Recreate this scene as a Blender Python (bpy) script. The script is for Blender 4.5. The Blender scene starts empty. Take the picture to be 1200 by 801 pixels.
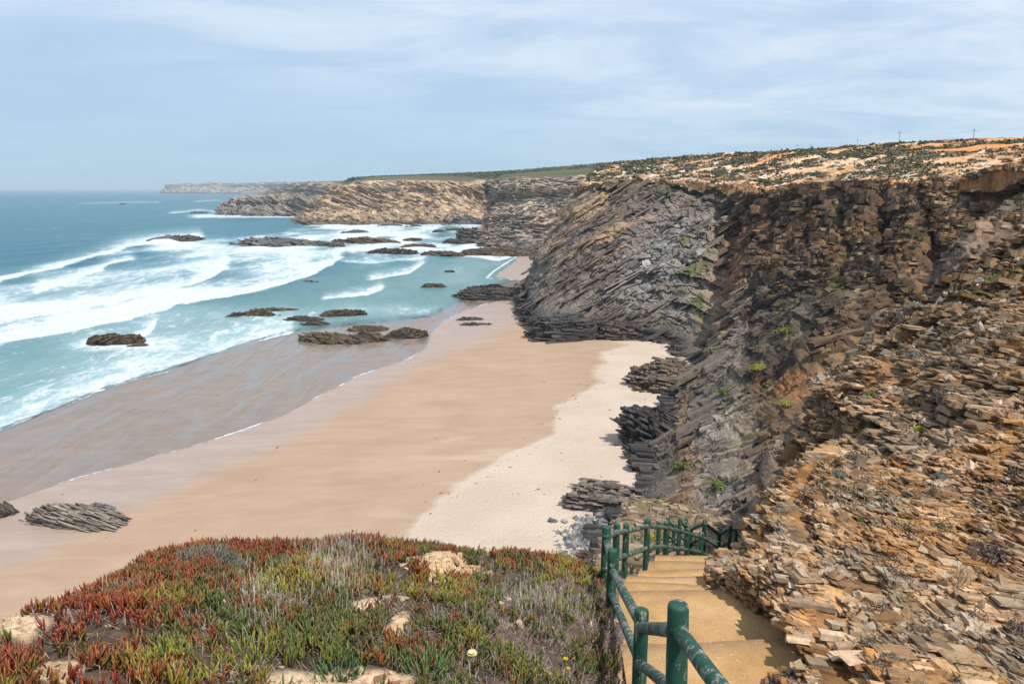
import bpy, math, random
import numpy as np

random.seed(7)
RNG = np.random.default_rng(7)
SC = bpy.context.scene
COL = SC.collection

# ------------------------------------------------------------------ camera, world, sun, exposure
FPX = 933.33                       # focal length in pixels of the 1200 px wide photograph (28 mm)
PITCH = math.atan((400.5 - 221.0) / FPX)
CP, SP = math.cos(PITCH), math.sin(PITCH)
HC = 30.0                          # eye height above the sea

cam_d = bpy.data.cameras.new('camera')
cam = bpy.data.objects.new('camera', cam_d)
COL.objects.link(cam)
cam.location = (0, 0, HC)
cam.rotation_euler = (math.pi / 2 - PITCH, 0, 0)
cam_d.sensor_width = 36.0
cam_d.lens = 28.0
cam_d.clip_start = 0.1
cam_d.clip_end = 80000.0
SC.camera = cam

SUN_AZ = math.radians(38)          # degrees right of straight behind the camera
SUN_EL = math.radians(58)
to_sun = (math.sin(SUN_AZ) * math.cos(SUN_EL), -math.cos(SUN_AZ) * math.cos(SUN_EL), math.sin(SUN_EL))

world = bpy.data.worlds.new('World')
SC.world = world
world.use_nodes = True
wn, wl = world.node_tree.nodes, world.node_tree.links
wn.clear()
w_out = wn.new('ShaderNodeOutputWorld')
w_bg = wn.new('ShaderNodeBackground')
w_bg.inputs['Strength'].default_value = 0.10
sky = wn.new('ShaderNodeTexSky')
sky.sky_type = 'NISHITA'
sky.sun_disc = False
sky.sun_elevation = SUN_EL
sky.sun_rotation = math.atan2(to_sun[0], to_sun[1])
sky.altitude = 30
sky.air_density = 1.0
sky.dust_density = 0.6
sky.ozone_density = 1.5
# thin high cloud: a layer at constant height, so it thins and crowds towards the horizon
tc = wn.new('ShaderNodeTexCoord')
sep = wn.new('ShaderNodeSeparateXYZ')
wl.new(tc.outputs['Generated'], sep.inputs[0])
def wmath(op, a, b=None, c=None, clamp=False):
    n = wn.new('ShaderNodeMath'); n.operation = op; n.use_clamp = clamp
    for k, s in enumerate((a, b, c)):
        if s is None: continue
        if isinstance(s, (int, float)): n.inputs[k].default_value = s
        else: wl.new(s, n.inputs[k])
    return n.outputs[0]
zz = wmath('ADD', wmath('MAXIMUM', sep.outputs['Z'], 0.0), 0.12)
cx = wmath('DIVIDE', sep.outputs['X'], zz)
cy = wmath('DIVIDE', sep.outputs['Y'], zz)
comb = wn.new('ShaderNodeCombineXYZ')
wl.new(wmath('MULTIPLY', cx, 0.75), comb.inputs[0]); wl.new(wmath('MULTIPLY', cy, 1.15), comb.inputs[1])
n1 = wn.new('ShaderNodeTexNoise'); n1.inputs['Scale'].default_value = 1.1; n1.inputs['Detail'].default_value = 9
n1.inputs['Roughness'].default_value = 0.64; n1.inputs['Distortion'].default_value = 0.5
wl.new(comb.outputs[0], n1.inputs['Vector'])
cm = wn.new('ShaderNodeMapRange'); cm.interpolation_type = 'SMOOTHSTEP'
cm.inputs['From Min'].default_value = 0.28; cm.inputs['From Max'].default_value = 0.74
cm.inputs['To Min'].default_value = 0.0; cm.inputs['To Max'].default_value = 0.70
wl.new(n1.outputs['Fac'], cm.inputs['Value'])
# the veil is thicker overhead and to the right, clear above the sea at the left
hgt = wn.new('ShaderNodeMapRange'); hgt.interpolation_type = 'SMOOTHSTEP'
hgt.inputs['From Min'].default_value = 0.02; hgt.inputs['From Max'].default_value = 0.17
wl.new(wmath('ADD', sep.outputs['Z'], wmath('MULTIPLY', sep.outputs['X'], 0.16)), hgt.inputs['Value'])
cmask = wmath('MULTIPLY', cm.outputs[0], wmath('MULTIPLY_ADD', hgt.outputs[0], 0.85, 0.15))
skyg = wn.new('ShaderNodeMix'); skyg.data_type = 'RGBA'; skyg.blend_type = 'MULTIPLY'
skyg.blend_type = 'MIX'
skyg.inputs['Factor'].default_value = 0.8
grad = wn.new('ShaderNodeMapRange'); grad.inputs['From Min'].default_value = 0.0; grad.inputs['From Max'].default_value = 0.30
wl.new(wmath('ADD', sep.outputs['Z'], wmath('MULTIPLY', sep.outputs['X'], 0.10)), grad.inputs['Value'])
gcol = wn.new('ShaderNodeMix'); gcol.data_type = 'RGBA'
wl.new(grad.outputs[0], gcol.inputs['Factor'])
gcol.inputs['A'].default_value = (3.7, 5.8, 7.8, 1); gcol.inputs['B'].default_value = (5.6, 6.9, 9.1, 1)
wl.new(sky.outputs[0], skyg.inputs['A']); wl.new(gcol.outputs['Result'], skyg.inputs['B'])
wmix = wn.new('ShaderNodeMix'); wmix.data_type = 'RGBA'
wl.new(cmask, wmix.inputs['Factor'])
wl.new(skyg.outputs['Result'], wmix.inputs['A'])
wmix.inputs['B'].default_value = (8.4, 9.1, 9.9, 1)
wl.new(wmix.outputs['Result'], w_bg.inputs['Color'])
wl.new(w_bg.outputs[0], w_out.inputs['Surface'])

sun_d = bpy.data.lights.new('sun', 'SUN')
sun_d.energy = 5.0
sun_d.angle = math.radians(0.6)
sun_d.color = (1.0, 0.95, 0.88)
sun = bpy.data.objects.new('sun', sun_d)
COL.objects.link(sun)
import mathutils
sun.rotation_euler = mathutils.Vector(to_sun).to_track_quat('Z', 'Y').to_euler()
sun.location = (30, -30, 80)

SC.view_settings.view_transform = 'Standard'
SC.view_settings.look = 'None'
SC.view_settings.gamma = 1.0
SC.view_settings.exposure = 0.10
SC.view_settings.use_curve_mapping = False
SC.render.engine = 'CYCLES'
SC.cycles.use_denoising = True
SC.cycles.max_bounces = 6
SC.cycles.diffuse_bounces = 3
SC.cycles.glossy_bounces = 3
SC.cycles.transparent_max_bounces = 8
SC.cycles.volume_bounces = 0
SC.cycles.use_adaptive_sampling = True
SC.cycles.adaptive_threshold = 0.015

# ------------------------------------------------------------------ geometry from camera geometry
def P(px, py, zc):
    """world point seen at photograph pixel (px, py) at depth zc metres"""
    px, py, zc = map(lambda a: np.asarray(a, float), (px, py, zc))
    u = (px - 600) / FPX; v = (py - 400.5) / FPX
    return np.stack([u * zc, zc * (CP - v * SP), HC + zc * (-SP - v * CP)], -1)
def gz(py, z=0.0):
    v = (np.asarray(py, float) - 400.5) / FPX
    return (HC - z) / (SP + v * CP)
def G(px, py, z=0.0):
    return P(px, py, gz(py, z))
def proj(p):
    x, y, z = p[..., 0], p[..., 1], p[..., 2] - HC
    zc = y * CP - z * SP
    upc = y * SP + z * CP
    return 600 + FPX * x / zc, 400.5 - FPX * upc / zc, zc

# ------------------------------------------------------------------ noise
def _h(ix, iy, iz, seed):
    n = (ix.astype(np.int64) * 73856093) ^ (iy.astype(np.int64) * 19349663) ^ (iz.astype(np.int64) * 83492791) ^ (seed * 2654435761)
    n = (n & 0xffffffff).astype(np.uint64)
    n = ((n ^ (n >> np.uint64(15))) * np.uint64(2246822519)) & np.uint64(0xffffffff)
    n = ((n ^ (n >> np.uint64(13))) * np.uint64(3266489917)) & np.uint64(0xffffffff)
    n = n ^ (n >> np.uint64(16))
    return (n & np.uint64(0xffffff)).astype(np.float64) / 16777215.0
def vn(p, seed=0):
    f = np.floor(p); r = p - f; r = r * r * (3 - 2 * r)
    i = f.astype(np.int64)
    x, y, z = i[..., 0], i[..., 1], i[..., 2]; a, b, c = r[..., 0], r[..., 1], r[..., 2]
    def L(dy, dz): return _h(x, y + dy, z + dz, seed) * (1 - a) + _h(x + 1, y + dy, z + dz, seed) * a
    return (L(0, 0) * (1 - b) + L(1, 0) * b) * (1 - c) + (L(0, 1) * (1 - b) + L(1, 1) * b) * c
def fbm(p, scale, octs=4, seed=0, gain=0.5):
    p = np.asarray(p, float) / scale
    s = 0; a = 1; t = 0
    for k in range(octs):
        s = s + a * (vn(p, seed + k * 17) * 2 - 1); t += a
        p = p * 2.03 + 13.7; a *= gain
    return s / t
def ridged(p, scale, octs=4, seed=0):
    p = np.asarray(p, float) / scale
    s = 0; a = 1; t = 0
    for k in range(octs):
        s = s + a * (1 - np.abs(vn(p, seed + k * 17) * 2 - 1)); t += a
        p = p * 2.07 + 9.1; a *= 0.5
    return s / t
def sm(x, a, b):
    t = np.clip((x - a) / (b - a), 0, 1)
    return t * t * (3 - 2 * t)
def unit(v):
    v = np.asarray(v, float)
    return v / np.maximum(np.linalg.norm(v, axis=-1, keepdims=True), 1e-9)
def beds(p, n, t, L, seed=0, warp=0.0, wscale=6.0):
    """bedded, jointed rock: returns block value, bed value, gap mask, block value 2"""
    n = unit(n); e1 = unit(np.cross(n, [0.31, 0.2, 0.93])) ; e2 = np.cross(n, e1)
    w = fbm(p, wscale, 3, seed + 50) * warp if warp else 0
    s = (p @ n + w) / t
    s = s + 0.35 * np.sin(s * 0.9 + seed) + 0.2 * np.sin(s * 2.3)
    i = np.floor(s); fs = s - i
    z0 = np.zeros_like(i)
    hb = _h(i, z0, z0, seed)
    wob = fbm(p, L * 1.5, 2, seed + 60) * 0.5
    LL = L * (0.6 + hb)
    a = (p @ e1) / LL + hb * 7 + wob; b = (p @ e2) / LL + hb * 13 + wob
    ia, ib = np.floor(a), np.floor(b)
    h = _h(i, ia, ib, seed + 3); h2 = _h(i, ia, ib, seed + 4)
    g = np.minimum(fs, 1 - fs) / 0.12
    ga = np.minimum(np.minimum(a - ia, 1 - a + ia), np.minimum(b - ib, 1 - b + ib)) / 0.07
    gap = 1 - np.clip(np.minimum(g, ga), 0, 1)
    return h, hb, gap, h2, fs

def ledges(X, N, n, bd, t, block, bed, gap, terr):
    """displacement of a bedded face: blocks shift in the bedding plane, slopes break into treads and risers"""
    n = unit(n); h, hb, g, h2, fs = bd
    D = N - 0.88 * np.sum(N * n, -1, keepdims=True) * n
    T = sm(fs, 0.5, 1.0) - fs
    return D * ((h - .5) * block + (hb - .5) * bed - g * gap)[..., None] + n * (T * t * terr * (0.6 + 0.4 * (h2 > .3)))[..., None]

# ------------------------------------------------------------------ meshes
def new_obj(name, me, parent=None, mat=None, smooth=False, **props):
    o = bpy.data.objects.new(name, me)
    COL.objects.link(o)
    if parent is not None: o.parent = parent
    if mat is not None and me is not None and not me.materials: me.materials.append(mat)
    if me is not None:
        me.polygons.foreach_set('use_smooth', np.full(len(me.polygons), bool(smooth)))
    for k, v in props.items(): o[k] = v
    return o
def mesh_from(name, V, faces, col=None, attrs=None):
    """faces: list of int arrays, each (n, k)"""
    me = bpy.data.meshes.new(name)
    V = np.ascontiguousarray(V, dtype=np.float32).reshape(-1, 3)
    me.vertices.add(len(V)); me.vertices.foreach_set('co', V.ravel())
    loops = np.concatenate([f.ravel() for f in faces]).astype(np.int32)
    tot = np.concatenate([np.full(len(f), f.shape[1], np.int32) for f in faces])
    st = np.concatenate([[0], np.cumsum(tot)[:-1]]).astype(np.int32)
    me.loops.add(len(loops)); me.loops.foreach_set('vertex_index', loops)
    me.polygons.add(len(tot)); me.polygons.foreach_set('loop_start', st); me.polygons.foreach_set('loop_total', tot)
    me.update(calc_edges=True)
    if col is not None:
        c = np.ones((len(V), 4), np.float32); c[:, :3] = np.asarray(col).reshape(-1, 3)
        a = me.color_attributes.new('Col', 'FLOAT_COLOR', 'POINT'); a.data.foreach_set('color', c.ravel())
    for k, v in (attrs or {}).items():
        a = me.attributes.new(k, 'FLOAT', 'POINT'); a.data.foreach_set('value', np.ascontiguousarray(v, np.float32).ravel())
    return me
def grid_faces(R, C, flip=False):
    i = np.arange(R * C).reshape(R, C)
    f = np.stack([i[:-1, :-1], i[:-1, 1:], i[1:, 1:], i[1:, :-1]], -1).reshape(-1, 4)
    return f[:, ::-1] if flip else f
def cr(A, counts, axis):
    """Catmull-Rom along axis with counts[i] samples in interval i"""
    A = np.moveaxis(np.asarray(A, float), axis, 0)
    n = A.shape[0]; out = []
    for i in range(n - 1):
        p0 = A[i - 1] if i else 2 * A[0] - A[1]
        p3 = A[i + 2] if i + 2 < n else 2 * A[-1] - A[-2]
        p1, p2 = A[i], A[i + 1]
        for k in range(counts[i]):
            t = k / counts[i]
            out.append(0.5 * (2 * p1 + (p2 - p0) * t + (2 * p0 - 5 * p1 + 4 * p2 - p3) * t * t + (3 * p1 - p0 - 3 * p2 + p3) * t ** 3))
    out.append(A[-1])
    return np.moveaxis(np.array(out), 0, axis)
def surf(ctrl, rc, cc, raw=False):
    """ctrl[R][C] = (px, py, zc) -> (world grid, pixel grid)"""
    A = np.array(ctrl, float); A[..., 2] = np.log(A[..., 2])
    B = cr(cr(A, rc, 0), cc, 1)
    px, py, zc = B[..., 0], B[..., 1], np.exp(B[..., 2])
    return P(px, py, zc), px, py
def gnormal(X):
    a = np.gradient(X, axis=0); b = np.gradient(X, axis=1)
    n = unit(np.cross(a, b))
    s = np.sign(np.sum(n * (np.array([0, 0, HC]) - X), -1, keepdims=True)); s[s == 0] = 1
    return n * s
def gnormal_c(X):      # keeps one orientation for the whole sheet
    a = np.gradient(X, axis=0); b = np.gradient(X, axis=1)
    n = unit(np.cross(a, b))
    s = np.sum(n * (np.array([0, 0, HC]) - X), -1)
    return n * (1 if np.median(s) > 0 else -1)
def pal(h, cols):
    cols = np.array(cols, float)
    x = np.clip(h, 0, 0.9999) * (len(cols) - 1)
    i = np.floor(x).astype(int); f = (x - i)[..., None]
    return cols[i] * (1 - f) + cols[np.minimum(i + 1, len(cols) - 1)] * f
def mixc(a, b, m):
    m = np.clip(m, 0, 1)[..., None]
    return a * (1 - m) + np.asarray(b, float) * m
def smooth2(X, n=1):
    for _ in range(n):
        Y = X.copy()
        Y[1:-1, 1:-1] = (X[:-2, 1:-1] + X[2:, 1:-1] + X[1:-1, :-2] + X[1:-1, 2:]) * .125 + X[1:-1, 1:-1] * .5
        X = Y
    return X

BOX = np.array([(-1, -1, -1), (1, -1, -1), (1, 1, -1), (-1, 1, -1), (-1, -1, 1), (1, -1, 1), (1, 1, 1), (-1, 1, 1)], float) * .5
BOXF = np.array([(0, 3, 2, 1), (4, 5, 6, 7), (0, 1, 5, 4), (1, 2, 6, 5), (2, 3, 7, 6), (3, 0, 4, 7)])
def blocks(X, C, N, n, t0, t1, L1, L2, seed, keep=.9, out=.5, tilt=.04, jit=.16, yaw=0.0, warp=0.0, wscale=5.0, vary=.35, cols=None, colmix=.5, dens=None):
    """jointed beds: every joint block that reaches the surface X becomes one angular block. Returns V, F, C"""
    rng = np.random.default_rng(seed)
    X = X.reshape(-1, 3); C = np.asarray(C).reshape(-1, 3); N = N.reshape(-1, 3)
    n = unit(n); e1 = unit(np.cross(n, [math.sin(yaw), math.cos(yaw), 0.02])); e2 = np.cross(n, e1)
    h = X @ n + (fbm(X, wscale, 3, seed + 1) * warp if warp else 0)
    lo, hi = h.min(), h.max()
    th = t0 + (t1 - t0) * rng.random(int((hi - lo) / (t0 * .6 + t1 * .4)) * 2 + 8) ** 2
    bd_ = lo + np.concatenate([[0], np.cumsum(th)]); i = np.clip(np.searchsorted(bd_, h) - 1, 0, len(th) - 1)
    sh = rng.random((len(th), 4))
    l1 = L1 * (.5 + sh[i, 2]); l2 = L2 * (.5 + sh[i, 3])
    wob = fbm(X, L1 * 1.3, 2, seed + 2) * .6
    a = np.floor((X @ e1) / l1 + sh[i, 0] * 9 + wob).astype(np.int64); b = np.floor((X @ e2) / l2 + sh[i, 1] * 9 + wob).astype(np.int64)
    key = (i.astype(np.int64) << 40) + ((a + 100000) << 20) + (b + 100000)
    u, inv, cnt = np.unique(key, return_inverse=True, return_counts=True)
    def mean(A): return np.stack([np.bincount(inv, A[:, k], len(u)) for k in range(3)], -1) / cnt[:, None]
    pc, cc, nc = mean(X), mean(C), unit(mean(N))
    iu = np.zeros(len(u), int); iu[inv] = i
    m = len(u); k = (rng.random(m) < keep) & (cnt >= 3)
    if dens is not None: k &= rng.random(m) < dens(pc)
    pc, cc, nc, iu = pc[k], cc[k], nc[k], iu[k]; m = len(pc)
    if m == 0: return np.zeros((0, 3)), np.zeros((0, 4), int), np.zeros((0, 3))
    D = nc - np.sum(nc * n, -1, keepdims=True) * n
    T = th[iu]; W1 = L1 * (.5 + sh[iu, 2]) * rng.uniform(.72, 1.05, m); W2 = L2 * (.5 + sh[iu, 3]) * rng.uniform(.72, 1.05, m)
    pc = pc + D * (out * L2 * .5 * (rng.random(m) ** 1.5 - .35))[:, None]
    z = unit(n + rng.normal(0, tilt, (m, 3))); yw = rng.normal(0, .12, (m, 1))
    x = unit(e1 + e2 * yw - np.sum((e1 + e2 * yw) * z, -1, keepdims=True) * z); y = np.cross(z, x)
    bx = BOX[None] * (1 + rng.uniform(-jit, jit * .4, (m, 8, 3))) * np.stack([W1, W2, T * rng.uniform(.72, .99, m)], -1)[:, None, :]
    V = pc[:, None] + bx[..., :1] * x[:, None] + bx[..., 1:2] * y[:, None] + bx[..., 2:] * z[:, None]
    F = (BOXF[None] + (np.arange(m) * 8)[:, None, None]).reshape(-1, 4)
    if cols is not None: cc = cc * (1 - colmix) + pal(.35 * rng.random(m) + .65 * sh[iu, 0], cols) * colmix
    cc = cc * rng.uniform(1 - vary, 1 + vary, (m, 1))
    return V.reshape(-1, 3), F, np.repeat(cc, 8, 0)
def merged(name, parts):
    V = np.concatenate([p[0] for p in parts]); C = np.concatenate([p[2] for p in parts]); F = []; o = 0
    for p in parts: F.append(np.asarray(p[1]) + o); o += len(p[0])
    return mesh_from(name, V, F, C)

# ------------------------------------------------------------------ materials
class NT:
    def __init__(s, name):
        s.m = bpy.data.materials.new(name); s.m.use_nodes = True
        s.n, s.l = s.m.node_tree.nodes, s.m.node_tree.links
        s.n.clear(); s.out = s.n.new('ShaderNodeOutputMaterial')
    def put(s, sock, v):
        if isinstance(v, bpy.types.NodeSocket): s.l.new(v, sock)
        elif isinstance(v, (tuple, list)) and sock.type == 'RGBA': sock.default_value = tuple(v) + ((1,) if len(v) == 3 else ())
        else: sock.default_value = v
    def math(s, op, a, b=0.0, c=0.0, clamp=False):
        n = s.n.new('ShaderNodeMath'); n.operation = op; n.use_clamp = clamp
        s.put(n.inputs[0], a); s.put(n.inputs[1], b); s.put(n.inputs[2], c); return n.outputs[0]
    def attr(s, name, out='Fac'):
        n = s.n.new('ShaderNodeAttribute'); n.attribute_name = name; return n.outputs[out]
    def coord(s, which='Object', scale=(1, 1, 1), rot=(0, 0, 0)):
        n = s.n.new('ShaderNodeTexCoord'); m = s.n.new('ShaderNodeMapping')
        m.inputs['Scale'].default_value = scale; m.inputs['Rotation'].default_value = rot
        s.l.new(n.outputs[which], m.inputs['Vector']); return m.outputs[0]
    def noise(s, vec, scale, detail=4, rough=0.55, dist=0.0):
        n = s.n.new('ShaderNodeTexNoise'); s.l.new(vec, n.inputs['Vector'])
        n.inputs['Scale'].default_value = scale; n.inputs['Detail'].default_value = detail
        n.inputs['Roughness'].default_value = rough; n.inputs['Distortion'].default_value = dist
        return n.outputs['Fac']
    def rng(s, v, a, b, c=0.0, d=1.0, smooth=True):
        n = s.n.new('ShaderNodeMapRange'); n.interpolation_type = 'SMOOTHSTEP' if smooth else 'LINEAR'
        for k, x in zip(('Value', 'From Min', 'From Max', 'To Min', 'To Max'), (v, a, b, c, d)): s.put(n.inputs[k], x)
        return n.outputs[0]
    def mix(s, f, a, b, blend='MIX'):
        n = s.n.new('ShaderNodeMix'); n.data_type = 'RGBA'; n.blend_type = blend
        s.put(n.inputs['Factor'], f); s.put(n.inputs['A'], a); s.put(n.inputs['B'], b); return n.outputs['Result']
    def bump(s, h, strength=0.5, dist=0.1, normal=None):
        n = s.n.new('ShaderNodeBump'); s.put(n.inputs['Height'], h)
        n.inputs['Strength'].default_value = strength; n.inputs['Distance'].default_value = dist
        if normal is not None: s.l.new(normal, n.inputs['Normal'])
        return n.outputs[0]
    def pbr(s, color, rough=0.9, normal=None, spec=0.3, **kw):
        b = s.n.new('ShaderNodeBsdfPrincipled')
        s.put(b.inputs['Base Color'], color); s.put(b.inputs['Roughness'], rough)
        s.put(b.inputs['Specular IOR Level'], spec)
        if normal is not None: s.l.new(normal, b.inputs['Normal'])
        for k, v in kw.items(): s.put(b.inputs[k.replace('_', ' ')], v)
        return b.outputs[0]
    def done(s, sh): s.l.new(sh, s.out.inputs['Surface']); return s.m

def rock_mat(name, scale, bumpd, rough=0.88, spec=0.2):
    t = NT(name); c = t.coord('Object')
    a = t.noise(c, scale, 8, 0.65); b = t.noise(c, scale * 6, 4, 0.7)
    k = t.math('MULTIPLY', t.rng(a, 0.25, 0.75, 0.5, 1.4, False), t.rng(b, 0.2, 0.8, 0.6, 1.35, False))
    kk = t.n.new('ShaderNodeCombineXYZ')
    for i in range(3): t.l.new(k, kk.inputs[i])
    col = t.mix(1.0, t.attr('Col', 'Color'), kk.outputs[0], 'MULTIPLY')
    nb = t.bump(t.math('ADD', a, t.math('MULTIPLY', b, 0.35)), 0.9, bumpd)
    return t.done(t.pbr(col, rough, nb, spec))
M_cliff = rock_mat('cliff_rock', 1.6, 0.16)
M_near = rock_mat('outcrop_rock', 11.0, 0.014)
M_far = rock_mat('headland_rock', 0.3, 0.8)
M_searock = rock_mat('sea_rock', 3.0, 0.08, 0.6, 0.35)
M_soil = rock_mat('sandy_soil', 14.0, 0.02, 0.95, 0.1)

def plant_mat(name, rough=0.5, trans=0.0, spec=0.4):
    t = NT(name); c = t.coord('Object')
    k = t.rng(t.noise(c, 30, 3), 0.25, 0.75, 0.8, 1.2, False)
    kk = t.n.new('ShaderNodeCombineXYZ')
    for i in range(3): t.l.new(k, kk.inputs[i])
    col = t.mix(1.0, t.attr('Col', 'Color'), kk.outputs[0], 'MULTIPLY')
    sh = t.pbr(col, rough, None, spec)
    if trans:
        tr = t.n.new('ShaderNodeBsdfTranslucent'); t.l.new(col, tr.inputs['Color'])
        mx = t.n.new('ShaderNodeMixShader'); mx.inputs[0].default_value = trans
        t.l.new(sh, mx.inputs[1]); t.l.new(tr.outputs[0], mx.inputs[2]); sh = mx.outputs[0]
    return t.done(sh)
M_ice = plant_mat('ice_plant_leaf', 0.42, 0.18, 0.45)
M_dry = plant_mat('dry_stem', 0.85, 0.0, 0.2)
M_leaf = plant_mat('shrub_leaf', 0.65, 0.15, 0.3)

# ------------------------------------------------------------------ coast line (edge of the swash), world plan
swash_px = np.array([(-900, 1180), (-400, 800), (-200, 690), (-60, 618), (0, 592), (40, 578), (95, 560), (150, 545), (240, 520), (285, 505), (330, 489), (365, 470), (400, 453),
    (420, 441), (450, 431), (480, 421), (500, 410), (507, 401), (506, 391), (520, 377), (540, 367), (570, 356), (600, 350), (640, 352),
    (640, 330), (572, 326), (580, 318), (595, 308), (606, 301), (603, 297), (585, 295), (566, 293), (575, 286), (640, 284)], float)
SW = G(swash_px[:, 0], swash_px[:, 1], 0.0)[:, :2]
def coast_dist(xy):
    """signed distance to the swash edge, positive on the beach"""
    sh = xy.shape[:-1]; q = xy.reshape(-1, 2)
    best = np.full(len(q), 1e18)
    for a, b in zip(SW[:-1], SW[1:]):
        d = b - a; t = np.clip(((q - a) @ d) / (d @ d), 0, 1)
        r = q - a - t[:, None] * d
        best = np.minimum(best, np.sum(r * r, -1))
    poly = np.vstack([SW, [(4000, SW[-1, 1] + 50)], [(4000, -200)], [(SW[0, 0], -200)]])
    ins = np.zeros(len(q), bool)
    for a, b in zip(poly, np.roll(poly, -1, 0)):
        c = (a[1] > q[:, 1]) != (b[1] > q[:, 1])
        with np.errstate(divide='ignore', invalid='ignore'):
            xi = (b[0] - a[0]) * (q[:, 1] - a[1]) / (b[1] - a[1]) + a[0]
        ins ^= c & (q[:, 0] < xi)
    return (np.sqrt(best) * np.where(ins, 1, -1)).reshape(sh)
def curve(pts):
    pts = np.array(pts, float)
    return lambda x: np.interp(x, pts[:, 0], pts[:, 1])

OPC = curve([(-400, 642), (-60, 522), (0, 506), (60, 482), (150, 447), (210, 431), (290, 402), (345, 390), (420, 382), (500, 374), (560, 346), (600, 330), (700, 330)])
# ------------------------------------------------------------------ sea
def build_sea():
    ys = np.concatenate([[221.03, 221.12, 221.3, 221.6], np.arange(222.0, 262, 0.5), np.arange(262, 340, 0.7), np.arange(340, 640, 1.1), np.arange(640, 900, 20)])
    xs = np.concatenate([np.arange(-1400, -60, 40), np.arange(-60, 660, 1.3), np.arange(660, 1700, 40)])
    PX, PY = np.meshgrid(xs, ys)
    X = G(PX, PY, 0.0)
    d = coast_dist(X[..., :2])
    plan = X.copy(); plan[..., 2] = 0
    wob = fbm(plan, 9.0, 3, 5)
    zc = gz(PY)
    ppm = FPX / zc                                     # pixels per metre
    wy = wob * 3.0
    foam = np.zeros_like(PX); lift = np.zeros_like(PX)
    opac = sm(OPC(PX) + wy - PY, -2, 10)
    deepen = sm(-d, 4, 60)
    # breaking fronts: (polyline, peak, trail in px above the line, lift in m)
    fronts = [
        ([(-200, 584), (-60, 529), (0, 509), (30, 497), (60, 487), (110, 464), (150, 451), (180, 442), (210, 435), (250, 421), (290, 405), (330, 394), (348, 389)], 1.3, 4, 0.05),
        ([(-200, 580), (0, 503), (60, 480), (150, 445), (210, 428), (290, 400), (345, 385)], 0.34, 40, 0),
        ([(-200, 445), (0, 404), (60, 396), (100, 387), (140, 378), (165, 373), (182, 366), (200, 360), (215, 357)], 0.95, 16, 0.75),
        ([(160, 399), (176, 390), (186, 376)], 0.7, 8, 0.2),
        ([(215, 359), (260, 352), (300, 345), (330, 337), (350, 330), (372, 322), (390, 312), (402, 303)], 0.95, 14, 0.7),
        ([(-200, 350), (0, 333), (60, 318), (100, 307), (140, 295), (180, 286), (240, 279)], 0.9, 12, 1.3),
        ([(40, 345), (90, 330), (130, 312), (160, 305)], 0.7, 10, 0.8),
        ([(-60, 385), (60, 370), (160, 352), (240, 330), (268, 316)], 0.9, 14, 0.5),
        ([(375, 354), (400, 352), (430, 348), (452, 338)], 1.0, 9, 0.4),
        ([(430, 330), (455, 326), (480, 322), (498, 308)], 1.0, 7, 0.35),
        ([(395, 308), (440, 309), (500, 305)], 0.55, 4, 0.2),
        ([(90, 240.5), (140, 239), (192, 238.5)], 1.0, 2.2, 0.8),
        ([(195, 252), (235, 248), (270, 252)], 0.9, 3.5, 0.6),
        ([(225, 238), (262, 236)], 0.9, 2.5, 0.5), ([(215, 231), (262, 228.5)], 0.6, 1.4, 0.3),
        ([(180, 222.5), (330, 226)], 0.6, 1.0, 0.0), ([(285, 229.5), (310, 228.5)], 0.9, 2, 0.0),
        ([(540, 300), (585, 306), (602, 302)], 1.0, 6, 0.1),
    ]
    for pts, pk, tr, lf in fronts:
        f = curve(pts); x0, x1 = pts[0][0], pts[-1][0]
        env = sm(PX, x0 - 6, x0 + 8) * (1 - sm(PX, x1 - 8, x1 + 4))
        dy = f(PX) + wob * 2.5 * np.clip(ppm / 6, 0.15, 1.5) - PY
        a = np.where(dy > 0, np.exp(-np.maximum(dy, 0) / tr) * sm(dy, 0, 1.5), 0)
        foam = np.maximum(foam, 0) + pk * a * env * (1 - 0.35 * np.clip(foam, 0, 1))
        if lf:
            wpx = np.clip(0.8 * ppm, 1.5, 8)
            lift += lf * env * np.exp(-((dy - wpx) / wpx) ** 2)
    yU = curve([(-400, 360), (0, 324), (60, 306), (100, 299), (150, 286), (200, 277), (250, 275), (330, 270), (350, 258), (560, 258), (700, 270)])(PX)
    yL = curve([(-400, 480), (0, 404), (60, 396), (100, 387), (165, 373), (190, 364), (215, 357), (300, 345), (350, 330), (402, 303), (440, 296), (620, 300)])(PX)
    zone = sm(PY + wy, yU - 1, yU + 9) * (1 - sm(PY + wy, yL - 3, yL + 1))
    big = fbm(plan * np.array([1.0, 0.35, 1]), 16.0, 4, 9)
    foam = foam * 1.0 + zone * (0.34 + 0.62 * big) * np.where(PX > 400, 0.8, 1.0)
    foam += 0.44 * sm(PY, 345, 368) * opac * (0.8 + .6 * big)
    foam += 0.47 * sm(PX, 380, 430) * sm(PY, 262, 275) * (1 - sm(PY, 360, 375)) * (0.6 + big)
    foam += 0.7 * sm(PX, 345, 370) * (1 - sm(PX, 560, 590)) * np.exp(-((PY - 261) / 5.0) ** 2)
    foam += 0.8 * sm(PX, 205, 240) * (1 - sm(PX, 380, 400)) * np.exp(-((PY - 253) / 3.0) ** 2)
    # foam round the reef rocks that stand in the surf
    for cxp, cyp, rw in ((205, 284, 50), (335, 288, 90), (140, 402, 45), (435, 272, 60)):
        foam += 0.55 * np.exp(-(((PX - cxp) / rw) ** 2 + ((PY - cyp) / (rw * 0.13 + 2)) ** 2))
    foam = foam * (0.18 + 0.82 * sm(opac, 0, .06))
    edge = np.exp(-((d + .5) / 0.32) ** 2) * sm(PY, 340, 380)
    edge2 = np.exp(-((d + 0.5) / 0.5) ** 2) * (1 - sm(PY, 340, 380))
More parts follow.
